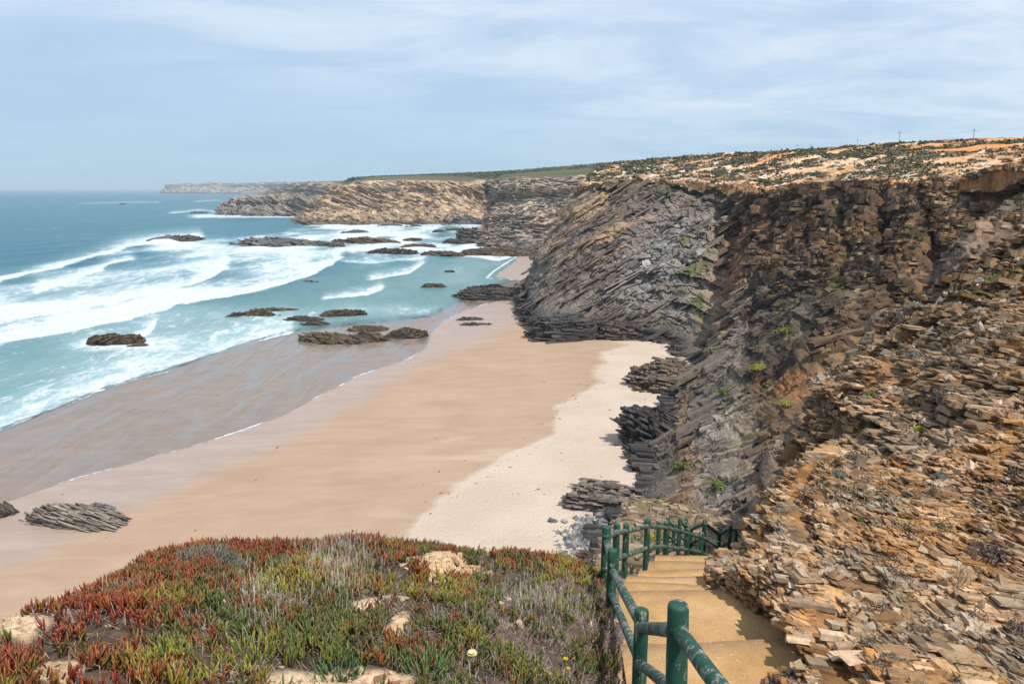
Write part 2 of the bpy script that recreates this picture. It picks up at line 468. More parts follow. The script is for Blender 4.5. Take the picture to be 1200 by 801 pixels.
    foam += (0.62 + .75 * fbm(plan, 5, 3, 19)) * edge + 0.8 * edge2
    for pts in ([(60, 532), (120, 514), (190, 492), (260, 470), (330, 449), (400, 437)], [(210, 508), (300, 479), (380, 453), (440, 425)], [(330, 420), (400, 408), (470, 400), (500, 384)]):
        dy = curve(pts)(PX) + wob * 5 - PY
        foam += 0 * dy * sm(PX, pts[0][0], pts[0][0] + 30) * (1 - sm(PX, pts[-1][0] - 30, pts[-1][0]))
    # swell, running in to the shore
    sdir = unit(np.array([0.97, -0.24, 0]))
    s = plan @ sdir
    sw = 0.28 * np.sin(s / 4.2 + 2.5 * fbm(plan, 30, 2, 3)) + 0.16 * fbm(plan * np.array([1, .4, 1]), 3.2, 3, 4)
    far = sm(zc, 150, 900)
    X[..., 2] += (sw * (0.10 + 0.9 * opac) * (0.3 + 0.7 * deepen) + far * 0.5 * fbm(plan * np.array([1, .35, 1]), 14, 3, 8)) * sm(opac, 0.0, 0.9) * (1 - sm(zc, 3000, 6000)) + lift
    X[..., 2] -= 0.005
    me = mesh_from('sea', X, [grid_faces(*PX.shape, flip=True)], attrs={'foam': foam, 'opac': opac, 'deep': sm(-d, 0, 90) * 0.55 + 0.45 * sm(zc, 170, 420),
                                                       'tone': 0.5 + 0.5 * fbm(plan * np.array([1, .4, 1]), 45, 3, 77)})
    t = NT('sea_water')
    c = t.coord('Object', (1.0, 0.42, 1.0), (0, 0, math.radians(14)))
    nA = t.noise(c, 0.35, 9, 0.62, 0.8); nB = t.noise(c, 1.6, 8, 0.7, 1.2); nC = t.noise(c, 0.045, 5, 0.6)
    pat = t.math('ADD', t.math('MULTIPLY', nA, 0.62), t.math('MULTIPLY', nB, 0.38))
    thr = t.math('SUBTRACT', 0.76, t.math('MULTIPLY', t.math('MINIMUM', t.attr('foam'), 1.05), 0.42))
    mask = t.rng(pat, t.math('SUBTRACT', thr, 0.05), t.math('ADD', thr, 0.12))
    # whitecaps offshore
    c2 = t.coord('Object', (1.0, 0.35, 1.0), (0, 0, math.radians(14)))
    wc = t.noise(c2, 0.11, 9, 0.72, 0.5)
    wcap = t.math('MULTIPLY', t.rng(wc, 0.635, 0.68), t.rng(t.attr('deep'), 0.6, 0.95))
    mask = t.math('MAXIMUM', mask, t.math('MULTIPLY', wcap, 0.8))
    deep, shal = (0.002, 0.082, 0.125), (0.115, 0.215, 0.205)
    base = t.mix(t.rng(t.attr('deep'), 0.15, 0.95), shal, deep)
    base = t.mix(t.rng(t.attr('tone'), 0.3, 0.75, 0, 0.55), base, t.mix(0.5, base, (0.02, 0.15, 0.18)))
    base = t.mix(t.rng(nA, 0.35, 0.7, 0, 0.30), base, (0.05, 0.19, 0.22))
    base = t.mix(t.rng(t.attr('foam'), 0.15, 0.9, 0, 0.75), base, (0.36, 0.50, 0.53))
    bh = t.math('ADD', t.noise(c, 0.55, 7, 0.62, 0.4), t.math('MULTIPLY', t.noise(c, 0.08, 5, 0.6), 3.0))
    bn = t.bump(bh, 0.9, 0.55)
    water = t.pbr(base, 0.32, bn, 0.18, IOR=1.33)
    foamsh = t.pbr(t.mix(t.rng(nB, 0.3, 0.7), (0.36, 0.42, 0.45), (0.60, 0.63, 0.64)), 0.8, t.bump(pat, 0.8, 0.3), 0.2)
    # thin sheet of water over sand
    tr = t.n.new('ShaderNodeBsdfTransparent'); stn = t.noise(t.coord('Object', (.9, .14, 1), (0, 0, math.radians(20))), .8, 6, .6, 1.0)
    t.l.new(t.mix(t.rng(stn, .3, .7), (0.90, 0.87, 0.84, 1), (0.98, .95, .93, 1)), tr.inputs[0])
    gl = t.n.new('ShaderNodeBsdfGlossy'); gl.inputs['Roughness'].default_value = 0.10
    t.l.new(t.bump(t.math('ADD', t.noise(c, 0.9, 7, 0.62, 1.2), t.math('MULTIPLY', t.noise(t.coord('Object', (.5, .16, 1), (0, 0, math.radians(16))), 1.3, 3, .5, 2.0), 1.5)), 0.35, 0.12), gl.inputs['Normal'])
    fr = t.n.new('ShaderNodeFresnel'); fr.inputs['IOR'].default_value = 1.45
    thin = t.n.new('ShaderNodeMixShader'); t.l.new(t.math('MULTIPLY', fr.outputs[0], t.rng(t.noise(t.coord('Object', (1, .22, 1), (0, 0, math.radians(18))), .22, 7, .62, 1.5), .36, .62, .35, 1.5), clamp=True), thin.inputs[0]); t.l.new(tr.outputs[0], thin.inputs[1]); t.l.new(gl.outputs[0], thin.inputs[2])
    m1 = t.n.new('ShaderNodeMixShader'); t.l.new(t.rng(t.attr('opac'), 0.0, 1.0, 0.10, 0.93, False), m1.inputs[0])
    t.l.new(thin.outputs[0], m1.inputs[1]); t.l.new(water, m1.inputs[2])
    m2 = t.n.new('ShaderNodeMixShader'); t.l.new(mask, m2.inputs[0]); t.l.new(m1.outputs[0], m2.inputs[1]); t.l.new(foamsh, m2.inputs[2])
    t.done(m2.outputs[0])
    new_obj('sea', me, None, t.m, True, kind='structure')
build_sea()

# ------------------------------------------------------------------ beach
def beach_z(d):
    return np.where(d > 0, np.minimum(0.035 * d, 1.2 + 0.010 * d), np.maximum(0.02 * d, -0.14))
def build_beach():
    ys = np.concatenate([np.arange(278, 380, 1.0), np.arange(380, 760, 1.5), np.arange(760, 1300, 30)])
    xs = np.concatenate([np.arange(-900, -40, 30), np.arange(-40, 900, 1.8), np.arange(900, 1500, 40)])
    PX, PY = np.meshgrid(xs, ys)
    X = G(PX, PY, 0.0)
    d = coast_dist(X[..., :2])
    X[..., 2] = beach_z(d) - 1.6 * sm(OPC(PX) - PY, 1, 12) * (d < 0) + (0.07 * fbm(X * np.array([1, 1, 0]), 9, 3, 21) + .03 * ridged(X * np.array([.5, 1, 0]), 2.2, 3, 22)) * sm(d, 1, 15) 
    px, py, zc = proj(X)
    n = fbm(X * np.array([1, 1, 0]), 6, 5, 31, .6); n2 = fbm(X * np.array([.35, 1.2, 0]), 2.5, 4, 33)
    yM = curve([(-400, 800), (-100, 690), (40, 655), (100, 625), (180, 588), (260, 550), (330, 522), (430, 470), (500, 430), (560, 402), (600, 385), (640, 372), (900, 372)])(px)
    moist = sm(py - yM + n * 9, -16, 14)                    # 0 soaked, 1 damp
    xD = curve([(380, 760), (396, 700), (404, 735), (412, 705), (430, 706), (450, 690), (475, 655), (490, 648), (510, 640), (530, 600), (550, 562), (570, 527), (590, 502), (610, 486), (630, 478), (700, 470), (900, 300)])(py)
    dry = sm(px - xD + n * 16 + n2 * 10, -4, 9)
    dry = np.maximum(dry, 0.4 * sm(n2 + n * .4, 0.05, 0.6) * sm(px, 400, 560) * sm(py, 440, 520))
    dry = dry * sm(py, 385, 400)
    me = mesh_from('beach', X, [grid_faces(*PX.shape, flip=True)], attrs={'moist': moist, 'dry': dry})
    t = NT('beach_sand')
    c = t.coord('Object', (0.30, 1.0, 1.0), (0, 0, math.radians(-24))); c1 = t.coord('Object')
    st = t.noise(c, 0.5, 8, 0.62, 0.6); g = t.noise(c1, 7, 5, 0.7); bigp = t.noise(c1, 0.12, 4)
    damp = t.mix(t.rng(t.math('ADD', t.math('MULTIPLY', st, .5), t.math('MULTIPLY', bigp, .5)), 0.35, 0.66), (0.315, 0.215, 0.145), (0.365, 0.265, 0.185))
    dryc = t.mix(t.rng(bigp, 0.3, 0.7), (0.47, 0.38, 0.295), (0.53, 0.435, 0.35))
    soak = t.mix(t.rng(st, 0.3, 0.7), (0.29, 0.22, 0.178), (0.345, 0.265, 0.215))
    col = t.mix(t.attr('moist'), soak, damp)
    col = t.mix(t.attr('dry'), col, dryc)
    kk = t.n.new('ShaderNodeCombineXYZ'); k = t.rng(g, 0.2, 0.8, 0.9, 1.1, False)
    for i in range(3): t.l.new(k, kk.inputs[i])
    col = t.mix(1.0, col, kk.outputs[0], 'MULTIPLY')
    rough = t.rng(t.attr('moist'), 0.0, 0.8, 0.42, 0.92)
    dim = t.noise(c1, 3.2, 4, .7)
    bn = t.bump(t.math('ADD', t.math('ADD', t.math('MULTIPLY', st, .6), t.math('MULTIPLY', g, 0.25)), t.math('MULTIPLY', dim, t.rng(t.attr('dry'), 0, 1, .15, 1.8))), 0.7, 0.2)
    t.done(t.pbr(col, rough, bn, t.rng(t.attr('moist'), 0.0, 0.9, 0.26, 0.12)))
    new_obj('beach', me, None, t.m, True, kind='structure')
build_beach()

# ------------------------------------------------------------------ palettes of rock (linear albedo)
GREY = [(0.075, 0.07, 0.068), (0.14, 0.13, 0.122), (0.21, 0.195, 0.18), (0.115, 0.105, 0.10), (0.29, 0.27, 0.24)]
BROWN = [(0.05, 0.038, 0.032), (0.12, 0.085, 0.06), (0.22, 0.155, 0.10), (0.075, 0.052, 0.042), (0.32, 0.235, 0.16)]
OCHRE = [(0.30, 0.16, 0.07), (0.44, 0.27, 0.13), (0.20, 0.12, 0.07), (0.52, 0.36, 0.20), (0.40, 0.20, 0.08)]
TAN = [(0.075, 0.05, 0.032), (0.29, 0.185, 0.095), (0.42, 0.275, 0.15), (0.17, 0.10, 0.055), (0.50, 0.36, 0.22), (0.36, 0.19, 0.07), (0.58, 0.46, 0.32), (0.13, 0.11, 0.09)]
BLACK = [(0.030, 0.028, 0.028), (0.065, 0.06, 0.057), (0.045, 0.04, 0.038), (0.11, 0.10, 0.09)]

# ------------------------------------------------------------------ main cliff
CL = {}
def build_cliff():
    g = lambda x, y: (x, y, float(gz(y, 0.8)))
    cols = [  # base, lower, middle, upper, edge ; plateau, skyline
        [g(655, 322), (668, 290, 290), (682, 262, 298), (690, 235, 304), (700, 211, 312), (712, 199, 420)],
        [g(610, 349), (622, 310, 206), (642, 272, 209), (662, 242, 213), (680, 217, 217), (716, 193, 420)],
        [g(633, 397), (650, 352, 170), (668, 303, 176), (686, 256, 184), (706, 215, 197), (748, 189, 400)],
        [g(700, 400), (712, 350, 160), (728, 300, 166), (748, 253, 174), (772, 214, 184), (802, 184, 330)],
        [g(750, 403), (768, 352, 156), (790, 302, 161), (812, 258, 167), (838, 216, 174), (862, 180, 285)],
        [g(784, 410), (806, 362, 152), (830, 312, 156), (848, 265, 161), (864, 219, 167), (888, 179, 265)],
        [g(792, 428), (815, 380, 142), (842, 326, 150), (860, 275, 158), (888, 222, 161), (905, 178, 250)],
        [g(796, 448), (832, 392, 127), (866, 332, 132), (894, 275, 138), (925, 221, 145), (935, 176, 235)],
        [g(776, 492), (826, 432, 106), (880, 362, 111), (930, 292, 119), (985, 216, 128), (988, 173, 215)],
        [g(745, 542), (822, 472, 90), (902, 390, 93), (977, 300, 99), (1050, 215, 110), (1052, 169, 195)],
        [g(735, 592), (815, 522, 77), (905, 440, 79), (1002, 340, 86), (1112, 214, 97), (1112, 166, 180)],
        [g(700, 642), (800, 582, 64), (912, 490, 65), (1032, 380, 71), (1182, 206, 88), (1182, 163, 170)],
        [g(690, 710), (800, 652, 50), (932, 552, 51), (1072, 420, 56), (1270, 195, 80), (1262, 161, 160)],
        [g(720, 790), (840, 702, 39), (962, 602, 39), (1100, 470, 46), (1400, 185, 75), (1380, 158, 150)]]
    C = []
    for q in cols:
        b = q[0]; e = q[4]; k = q[5]
        under = (b[0] - 4, b[1] + 16, b[2] - 1)
        brow = (e[0] * .94 + q[3][0] * .06, e[1] * .92 + q[3][1] * .08, e[2] * 0.995)
        mid = ((e[0] * .7 + k[0] * .3), e[1] * .55 + k[1] * .45, e[2] ** .6 * k[2] ** .4)
        back = (k[0] + 4, k[1] + 4, k[2] * 1.5)
        C.append([under, b, q[1], q[2], q[3], brow, e, mid, k, back])
    A = np.transpose(np.array(C), (1, 0, 2))
    rc = [10, 78, 88, 84, 76, 10, 24, 26, 6]
    cc = [20, 40, 80, 70, 42, 24, 44, 72, 82, 84, 80, 50, 14]
    X, px, py = surf(A, rc, cc)
    N = gnormal_c(X)
    rows = np.concatenate([np.linspace(i, i + 1, n, endpoint=False) for i, n in enumerate(rc)] + [[9.0]])
    V = rows[:, None] * np.ones_like(px)                    # row parameter: 1 base, 6 edge, 8 skyline
    N = unit(smooth2(N, 14)); zc = proj(X)[2]
    face = sm(V, 1.0, 2.1) * (1 - sm(V, 5.7, 6.4))
    plat = sm(V, 5.7, 6.3)
    # form: buttresses and gullies
    big = fbm(X * np.array([1, 1, 0.35]), 22, 4, 2); ri = ridged(X * np.array([1, 1, 0.5]), 11, 4, 6)
    amp = np.clip(zc / 165, .35, 1) * (0.30 + 0.70 * sm(px, 640, 740))
    amp = np.maximum(amp, .55 * sm(px, 860, 920))
    disp = face * amp * (big * 3.6 + (ri - 0.65) * (4.0 + 4.5 * sm(px, 870, 930) * sm(V, 2, 3) * (1 - sm(V, 4.8, 5.5))))
    gx = curve([(222, 880), (275, 862), (330, 848), (380, 822), (430, 800), (470, 795)])(py)     # the brown gully
    gull = np.exp(-((px - gx) / 15.0) ** 2)
    disp -= face * gull * 4.0 * (1 - sm(V, 4.4, 5.2)) * (1 - sm(py, 420, 460))
    gfade = 1 - sm(V, 4.2, 5.2)
    gx2 = curve([(222, 845), (262, 838), (300, 842), (340, 850)])(py)
    disp -= face * np.exp(-((px - gx2 + 0) / 7.0) ** 2) * 3.0 * (1 - sm(py, 270, 320)) * gfade
    dl0 = (py - (1.05 * (1200 - px) + 238)) + 14 * fbm(X, 12, 3, 44)
    disp += face * sm(px, 830, 930) * amp * gfade * (3.5 * np.exp(-((dl0 - 14) / 26) ** 2) - 9.0 * np.exp(-((dl0 + 42) / 26) ** 2) * (1 - .75 * sm(py, 400, 520)))
    for gx3, w3, y0, y1, d3 in ((912, 5, 225, 330, 4.5), (958, 6, 222, 300, 4), (1000, 5, 225, 350, 3.5), (1038, 7, 222, 300, 4), (1092, 6, 220, 320, 3.5), (1140, 7, 220, 300, 3)):
        xx = gx3 + (py - 220) * -.12 + 6 * fbm(X, 8, 2, gx3)
        disp -= face * gfade ** .3 * d3 * np.exp(-((px - xx) / w3) ** 2) * sm(py, y0 - 12, y0 + 12) * (1 - sm(py, y1 - 30, y1))
    left = 1 - sm(px, 640, 880)                             # the smooth grey buttress on the left
    n_l = np.array([-0.50, 0.12, 0.86]); n_r = np.array([0.06, 0.10, 0.99])
    fold = fbm(X, 35, 2, 40) * 3
    BL = beds(X, n_l, 1.5, 9.0, 11, 4.0, 30); BR = beds(X, n_r, 1.6, 3.4, 12, 1.6, 12)
    BS = beds(X, n_r, 0.55, 1.5, 13, 0.7, 6); BD = beds(X, np.array([-0.45, 0.2, 0.85]), 0.6, 3.0, 14, 1.0, 9)
    hL, bL, gL, h2L, _ = BL; hR, bR, gR, h2R, _ = BR; hs, bs, gs, h2s, _ = BS; hd, bd, gd, h2d, _ = BD
    blocky = (1 - left) * (0.30 + 0.70 * (1 - sm(py, 320, 420)))
    f1 = face[..., None]
    BF = beds(X, n_l, .5, 6.0, 15, 4.0, 30)
    vec = left[..., None] * (ledges(X, N, n_l, BL, 1.5, 1.0, 1.5, .5, .3) + ledges(X, N, n_l, BF, .5, .35, .55, .2, .3) + ledges(X, N, (-0.45, 0.2, 0.85), BD, .6, .3, .3, .12, .3))
    vec = vec + blocky[..., None] * (ledges(X, N, n_r, BR, 1.6, 2.3, 2.0, .8, .7) + ledges(X, N, n_r, BS, .55, .8, .7, .25, .5))
    vec = vec + ((1 - left) * (1 - blocky))[..., None] * (ledges(X, N, n_r, BS, .55, .7, .6, .2, .5) + ledges(X, N, (-0.45, 0.2, 0.85), BD, .6, .5, .5, .15, .5))
    rough = fbm(X, 1.3, 4, 70, 0.6)
    disp += face * rough * 0.30 + face * fbm(X, 5, 3, 71) * 1.1
    # capping beds jut out over the face
    horiz = unit(N * np.array([1, 1, 0.05]))
    brow = np.exp(-((V - 5.4) / 0.4) ** 2) * (0.8 + 1.8 * (hR - .4)) * np.clip(np.hypot(N[..., 0], N[..., 1]) * 1.6 - .3, 0, 1) * sm(px, 640, 700) * (1 - .85 * sm(px, 1090, 1150))
    sc = np.clip(zc / 140, .45, 1)[..., None]
    X = X + vec * f1 * sc + horiz * brow[..., None] * sc
    flatmask = np.array([1, 1, 0.0])
    hum = fbm(X * flatmask, 9, 4, 80, 0.55)
    X = X + N * disp[..., None]
    X[..., 2] += plat * (hum * 0.9 + (hs - .5) * 0.25 * (1 - sm(V, 6.5, 7.2)))
    # colour
    tone = fbm(X, 14, 4, 90); t2 = fbm(X, 4, 4, 91); veins = ridged(X @ np.diag([1, 1, 1]), 6, 4, 92)
    c = pal(h2L * .5 + bL * .5, GREY)
    c = mixc(c, (0.30, 0.28, 0.25), sm(tone, -0.1, 0.4) * .5)
    ww = sm(bd * .6 + bL * .5 + t2 * .25, 0.72, 0.95)
    upl = 1 - sm(py - 0.30 * (px - 660), 235, 330)
    c = mixc(c, pal(h2d, BROWN), left * (0.35 + 0.5 * upl))
    c = mixc(c, pal(BF[1], [(.09, .08, .07), (.22, .19, .155), (.15, .13, .115), (.27, .22, .17), (.12, .11, .10)]), left * .45)
    c = mixc(c, (0.42, 0.29, 0.16), left * np.clip(ww + sm(BF[1], .86, .93) * (t2 > -.1), 0, 1) * (0.15 + 0.70 * upl))
    pale = np.exp(-(((px - 795) / 45) ** 2 + ((py - 300) / 55) ** 2)) + .7 * np.exp(-(((px - 745) / 30) ** 2 + ((py - 330) / 35) ** 2))
    c = mixc(c, pal(h2d, [(0.24, 0.235, 0.225), (0.34, 0.33, 0.31), (0.20, 0.195, 0.19)]), np.clip(pale, 0, 1) * 0.75)
    rightc = pal(h2R * .5 + h2s * .5, BROWN)
    rightc = mixc(rightc, pal(h2s, TAN), 0.45 * sm(hs + t2, .55, .9))
    lowgrey = sm(py, 285, 350)
    rightc = mixc(rightc, pal(h2s, GREY), lowgrey * (0.55 + .45 * sm(tone, -.2, .3)))
    rightc = mixc(rightc, pal(h2s, BLACK), lowgrey * sm(tone, 0.08, .4) * .7)
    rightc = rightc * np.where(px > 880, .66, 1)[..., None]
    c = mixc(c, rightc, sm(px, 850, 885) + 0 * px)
    # brown rubble gully
    c = mixc(c, pal(h2s * .6 + .4 * (t2 * .5 + .5), [(0.14, 0.09, 0.055), (0.24, 0.155, 0.09), (0.30, 0.20, 0.12), (0.18, 0.12, 0.08)]), np.exp(-((px - gx - 3) / 17.0) ** 2) * 1.1 * face)
    # diagonal bluish scree chute down the middle
    dl = py - (1.05 * (1200 - px) + 238) * 1.0
    chute = np.exp(-(dl / 38) ** 2)
    c = mixc(c, pal(h2s, [(0.12, 0.12, 0.125), (0.20, 0.195, 0.195), (0.075, 0.075, 0.08)]), chute * .8 * face)
    dk = np.exp(-((dl + 60 + 30 * tone) / 26) ** 2)
    c = mixc(c, pal(h2s, BROWN[:3]), dk * .7 * face * (px > 880))
    rub = sm(py - 0.9 * (1200 - px), 215, 300) * sm(px, 800, 860)
    c = mixc(c, pal(h2s, [(0.10, .085, .075), (.20, .165, .14), (.28, .23, .19), (.15, .125, .11)]), rub * .7)
    orange = sm(fbm(X, 7, 3, 95), 0.22, 0.5) * sm(px, 830, 900)
    c = mixc(c, (0.36, 0.19, 0.07), orange * 0.5 * face)
    grn = sm(fbm(X, 5, 4, 96) + 0.10 * sm(py, 350, 500), 0.30, 0.46) * face * sm(px, 700, 800)
    c = mixc(c, (0.10, 0.115, 0.03), grn * 0.75)
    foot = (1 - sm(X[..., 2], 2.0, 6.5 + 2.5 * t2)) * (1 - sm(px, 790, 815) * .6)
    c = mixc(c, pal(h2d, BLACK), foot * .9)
    # top soil
    topm = sm(V + 0.25 * t2, 5.15, 5.6)
    c = mixc(c, pal(h2s * .5 + .5 * (t2 * .5 + .5), [(.15, .09, .05), (0.36, 0.20, 0.09), (0.46, 0.27, 0.12), (0.50, 0.37, 0.24)]), topm * (0.35 + .55 * sm(tone + .2, -.1, .4)))
    platc = pal(np.clip(hum * .5 + .5 + t2 * .3, 0, 1), [(0.16, 0.13, 0.07), (0.26, .20, .12), (0.45, 0.28, 0.14), (0.52, 0.40, 0.29), (0.60, 0.50, 0.41)])
    platc = mixc(platc, (0.62, 0.52, 0.42), sm(fbm(X * flatmask, 15, 4, 99), -0.05, .25) * .8)
    platc = mixc(platc, (0.50, 0.24, 0.09), sm(fbm(X * flatmask, 12, 3, 98), 0.0, .3) * .75)
    scrub = sm(fbm(X * flatmask, 7, 4, 97), -0.06, 0.12) * sm(V, 6.2, 6.8)
    platc = mixc(platc, pal(np.clip(.5 + t2, 0, 1), [(0.06, 0.062, 0.03), (.12, .10, .06), (.10, .11, .05)]), scrub * .85)
    c = mixc(c, platc, plat)
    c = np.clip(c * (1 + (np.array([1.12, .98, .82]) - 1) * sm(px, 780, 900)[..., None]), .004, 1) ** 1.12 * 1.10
    Nb = gnormal_c(X)
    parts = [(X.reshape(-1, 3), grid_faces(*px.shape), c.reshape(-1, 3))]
    def part(mask, *a, **k):
        if mask.sum() > 50: parts.append(blocks(X[mask], c[mask], Nb[mask], *a, **k))
    DK = [(.022, .017, .015), (.055, .042, .034), (.15, .105, .068), (.034, .028, .025), (.28, .205, .135), (.085, .062, .048), (.03, .024, .021), (.22, .12, .055), (.38, .30, .21)]
    top = (V > 2.0) & (V < 5.8) & (px > 872)
    up = (py < 345)
    nzA = fbm(X, 9, 3, 920); nzB = fbm(X, 5, 3, 921)
    part(top & up & (zc > 105), n_r, .35, 1.6, 1.8, 1.4, 901, keep=.50, out=.6, tilt=.04, jit=.24, warp=1.2, wscale=14, cols=DK, colmix=.7, vary=.35)
    part(top & up & (zc <= 105), n_r, .18, .85, 1.0, .8, 911, keep=.50, out=.6, tilt=.04, jit=.24, warp=.9, wscale=10, cols=DK, colmix=.7, vary=.35)
    part(top & up & (nzB > -.2), n_r, .12, .45, .75, .6, 902, keep=.5, out=.8, tilt=.09, jit=.32, warp=1.6, wscale=10, cols=DK, colmix=.6, vary=.5)
    low = (V > 1.1) & (V < 5.4) & (px > 800) & (py >= 300)
    part(low & (nzA > .12), np.array([-.3, .1, .95]), .2, .7, 1.6, 1.0, 903, keep=.4, out=.4, tilt=.05, jit=.22, warp=2, wscale=10, vary=.4)
    part(low & (nzB > -.05), np.array([-.3, .1, .95]), .07, .25, .45, .35, 904, keep=.22, out=.7, tilt=.25, jit=.35, warp=2, wscale=10, vary=.6)
    lf = (V > 1.05) & (V < 5.7) & (px < 885) & (px > 600)
    LB = [(.06, .05, .042), (.15, .12, .09), (.115, .10, .088), (.24, .18, .12), (.08, .07, .062), (.20, .175, .15)]
    part(lf & (nzA > .08), n_l, .25, .9, 6, 1.6, 905, keep=.14, out=.06, tilt=.03, jit=.2, warp=4, wscale=25, cols=LB, colmix=.4, vary=.25)
    part(lf & (nzB > .05), n_l, .10, .40, 1.3, .8, 906, keep=.22, out=.15, tilt=.12, jit=.35, warp=4, wscale=25, cols=LB, colmix=.3, vary=.4)
    bs_ = (V > .8) & (V < 1.42) & (px < 800)
    part(bs_, np.array([.05, .1, .99]), .2, .7, 4.0, 1.2, 908, keep=.6, out=.6, tilt=.03, jit=.15, cols=BLACK + [(.16, .14, .12)], colmix=.8, vary=.35)
    part((V > 4.6) & (V < 6.15) & (px > 1080), n_r, .12, .6, 1.1, .8, 912, keep=.85, out=.8, tilt=.05, jit=.25, warp=.9, wscale=10, cols=DK + OCHRE, colmix=.75, vary=.4)
    rim = (V > 5.3) & (V < 6.2)
    part(rim, n_r, .12, .5, .9, .7, 909, keep=.5, out=.7, tilt=.08, jit=.3, cols=OCHRE + [(.50, .40, .30), (.10, .07, .05)], colmix=.6, vary=.45)
    me = merged('cliff', parts)
    new_obj('cliff', me, None, M_cliff, False, kind='structure')
    CL['cliff'] = (X, N, V, np.stack(proj(X), -1), c)
build_cliff()

# ------------------------------------------------------------------ near outcrop beside the steps
def build_outcrop():
    R = [
        [(880, 1330, 3.2), (930, 1300, 2.9), (1010, 1250, 2.7), (1140, 1200, 2.6), (1300, 1150, 2.6), (1560, 1100, 2.5)],
        [(886, 1000, 5.9), (918, 985, 5.1), (980, 965, 4.9), (1065, 950, 4.8), (1160, 940, 4.75), (1330, 930, 4.7)],
        [(893, 870, 7.6), (908, 855, 6.7), (965, 850, 6.05), (1050, 845, 5.7), (1145, 840, 5.5), (1290, 835, 5.3)],
        [(892, 812, 8.4), (905, 804, 7.5), (968, 798, 6.65), (1050, 796, 6.25), (1140, 795, 6.05), (1290, 790, 5.9)],
        [(878, 775, 9.4), (896, 762, 8.5), (962, 752, 7.15), (1050, 748, 6.8), (1140, 745, 6.6), (1290, 740, 6.4)],
        [(852, 735, 10.6), (872, 724, 9.5), (945, 712, 8.0), (1048, 700, 7.6), (1140, 700, 7.4), (1290, 695, 7.2)],
        [(842, 706, 11.6), (846, 690, 9.9), (925, 680, 8.6), (1030, 672, 8.2), (1135, 672, 8.0), (1290, 665, 7.8)],
        [(848, 678, 12.5), (851, 676, 10.4), (920, 650, 9.1), (1025, 640, 8.7), (1132, 640, 8.45), (1290, 630, 8.3)],
        [(890, 655, 15), (890, 650, 12.0), (942, 602, 10.6), (1040, 588, 10.0), (1140, 582, 9.7), (1290, 575, 9.5)],
        [(915, 622, 22), (926, 578, 17), (970, 532, 15), (1060, 520, 13.4), (1150, 508, 12.6), (1290, 498, 12.0)],
        [(938, 548, 32), (962, 490, 25), (1012, 460, 20.5), (1090, 445, 17), (1172, 430, 15.4), (1295, 420, 14.4)],
        [(990, 475, 42), (1022, 408, 34), (1072, 390, 28), (1132, 375, 23.5), (1202, 360, 20.5), (1305, 345, 18.5)],
        [(1060, 405, 52), (1105, 338, 44), (1145, 325, 37), (1192, 314, 31.5), (1245, 304, 27.5), (1330, 290, 25)],
        [(1130, 355, 60), (1190, 280, 55), (1225, 268, 48), (1260, 258, 42), (1300, 248, 38), (1380, 232, 34)],
        [(1200, 322, 66), (1290, 228, 64), (1315, 218, 58), (1345, 210, 52), (1380, 200, 47), (1450, 188, 43)]]
    A = np.array([[(r[0][0] - 8 - 0.01 * r[0][2], r[0][1] + 45, r[0][2] * 1.22)] + r for r in R], float)
    rc = [12, 16, 46, 52, 44, 38, 40, 76, 82, 92, 84, 64, 40, 20]
    cc = [16, 40, 100, 120, 120, 60]
    X, px, py = surf(A, rc, cc)
    N = gnormal_c(X)
    zc = proj(X)[2]
    nearw = 1 - sm(zc, 13, 26)
    nb = np.array([0.10, 0.05, 0.99])
    n2v, n3v, n4v = np.array([0.22, 0.0, 0.97]), np.array([0.25, 0.15, 0.95]), np.array([0.5, 0.3, 0.8])
    B0 = beds(X, nb, 0.40, 1.1, 21, 0.35, 3.0); B1 = beds(X, nb, 0.13, 0.42, 22, 0.16, 1.4)
    B2 = beds(X, n2v, 0.045, 0.20, 23, 0.10, 0.9); B3 = beds(X, n3v, 0.9, 2.4, 24, 0.7, 7); B4 = beds(X, n4v, 0.08, 0.12, 25, 0.2, 0.5)
    h0, b0, g0, q0, _ = B0; h1, b1, g1, q1, _ = B1; h2, b2, g2, q2, _ = B2; h3, b3, g3, q3, _ = B3; h4, b4, g4, q4, _ = B4
    loose = sm(fbm(X, 2.6, 3, 31) + 0.15 * (1 - nearw), 0.0, 0.3)       # crumbled slope instead of ledges
    lg = (1 - loose * .75) * nearw; nw = nearw[..., None]
    BM = beds(X, nb, .85, 2.6, 26, .4, 4)
    vec = nw * (ledges(X, N, nb, BM, .85, .55, .95, .15, .75) + ledges(X, N, nb, B0, .40, .20, .22, .08, .5)) + lg[..., None] * (ledges(X, N, nb, B1, .13, .13, .12, .04, .9) + ledges(X, N, n2v, B2, .045, .035, .03, .010, .8))
    vec = vec + (1 - nw) * (ledges(X, N, n3v, B3, .9, .9, .7, .2, .8) + ledges(X, N, nb, B0, .4, .4, .3, .1, .7))
    vec = vec + (loose * nearw)[..., None] * ledges(X, N, n4v, B4, .08, .09, .04, .02, .8)
    d = fbm(X, 2.4, 4, 33) * 0.42 + (ridged(X, 1.1, 3, 35) - .6) * 0.14 + (1 - nearw) * fbm(X, 6, 3, 39) * 1.4 + nearw * fbm(X, .15, 3, 41) * .02
    X = X + vec * np.clip(sm(zc, 2, 6) + .2, 0, 1)[..., None]
    cave = np.exp(-(((px - 893) / 34) ** 2 + ((py - 722) / 24) ** 2))
    d -= cave * .40
    lip = np.exp(-(((px - 880) / 45) ** 2 + ((py - 664) / 14) ** 2)); d += lip * .22
    X = X + N * (d * np.clip(sm(zc, 2, 6) + .2, 0, 1))[..., None]
    tone = fbm(X, 3.0, 4, 51); t2 = fbm(X, .7, 4, 52)
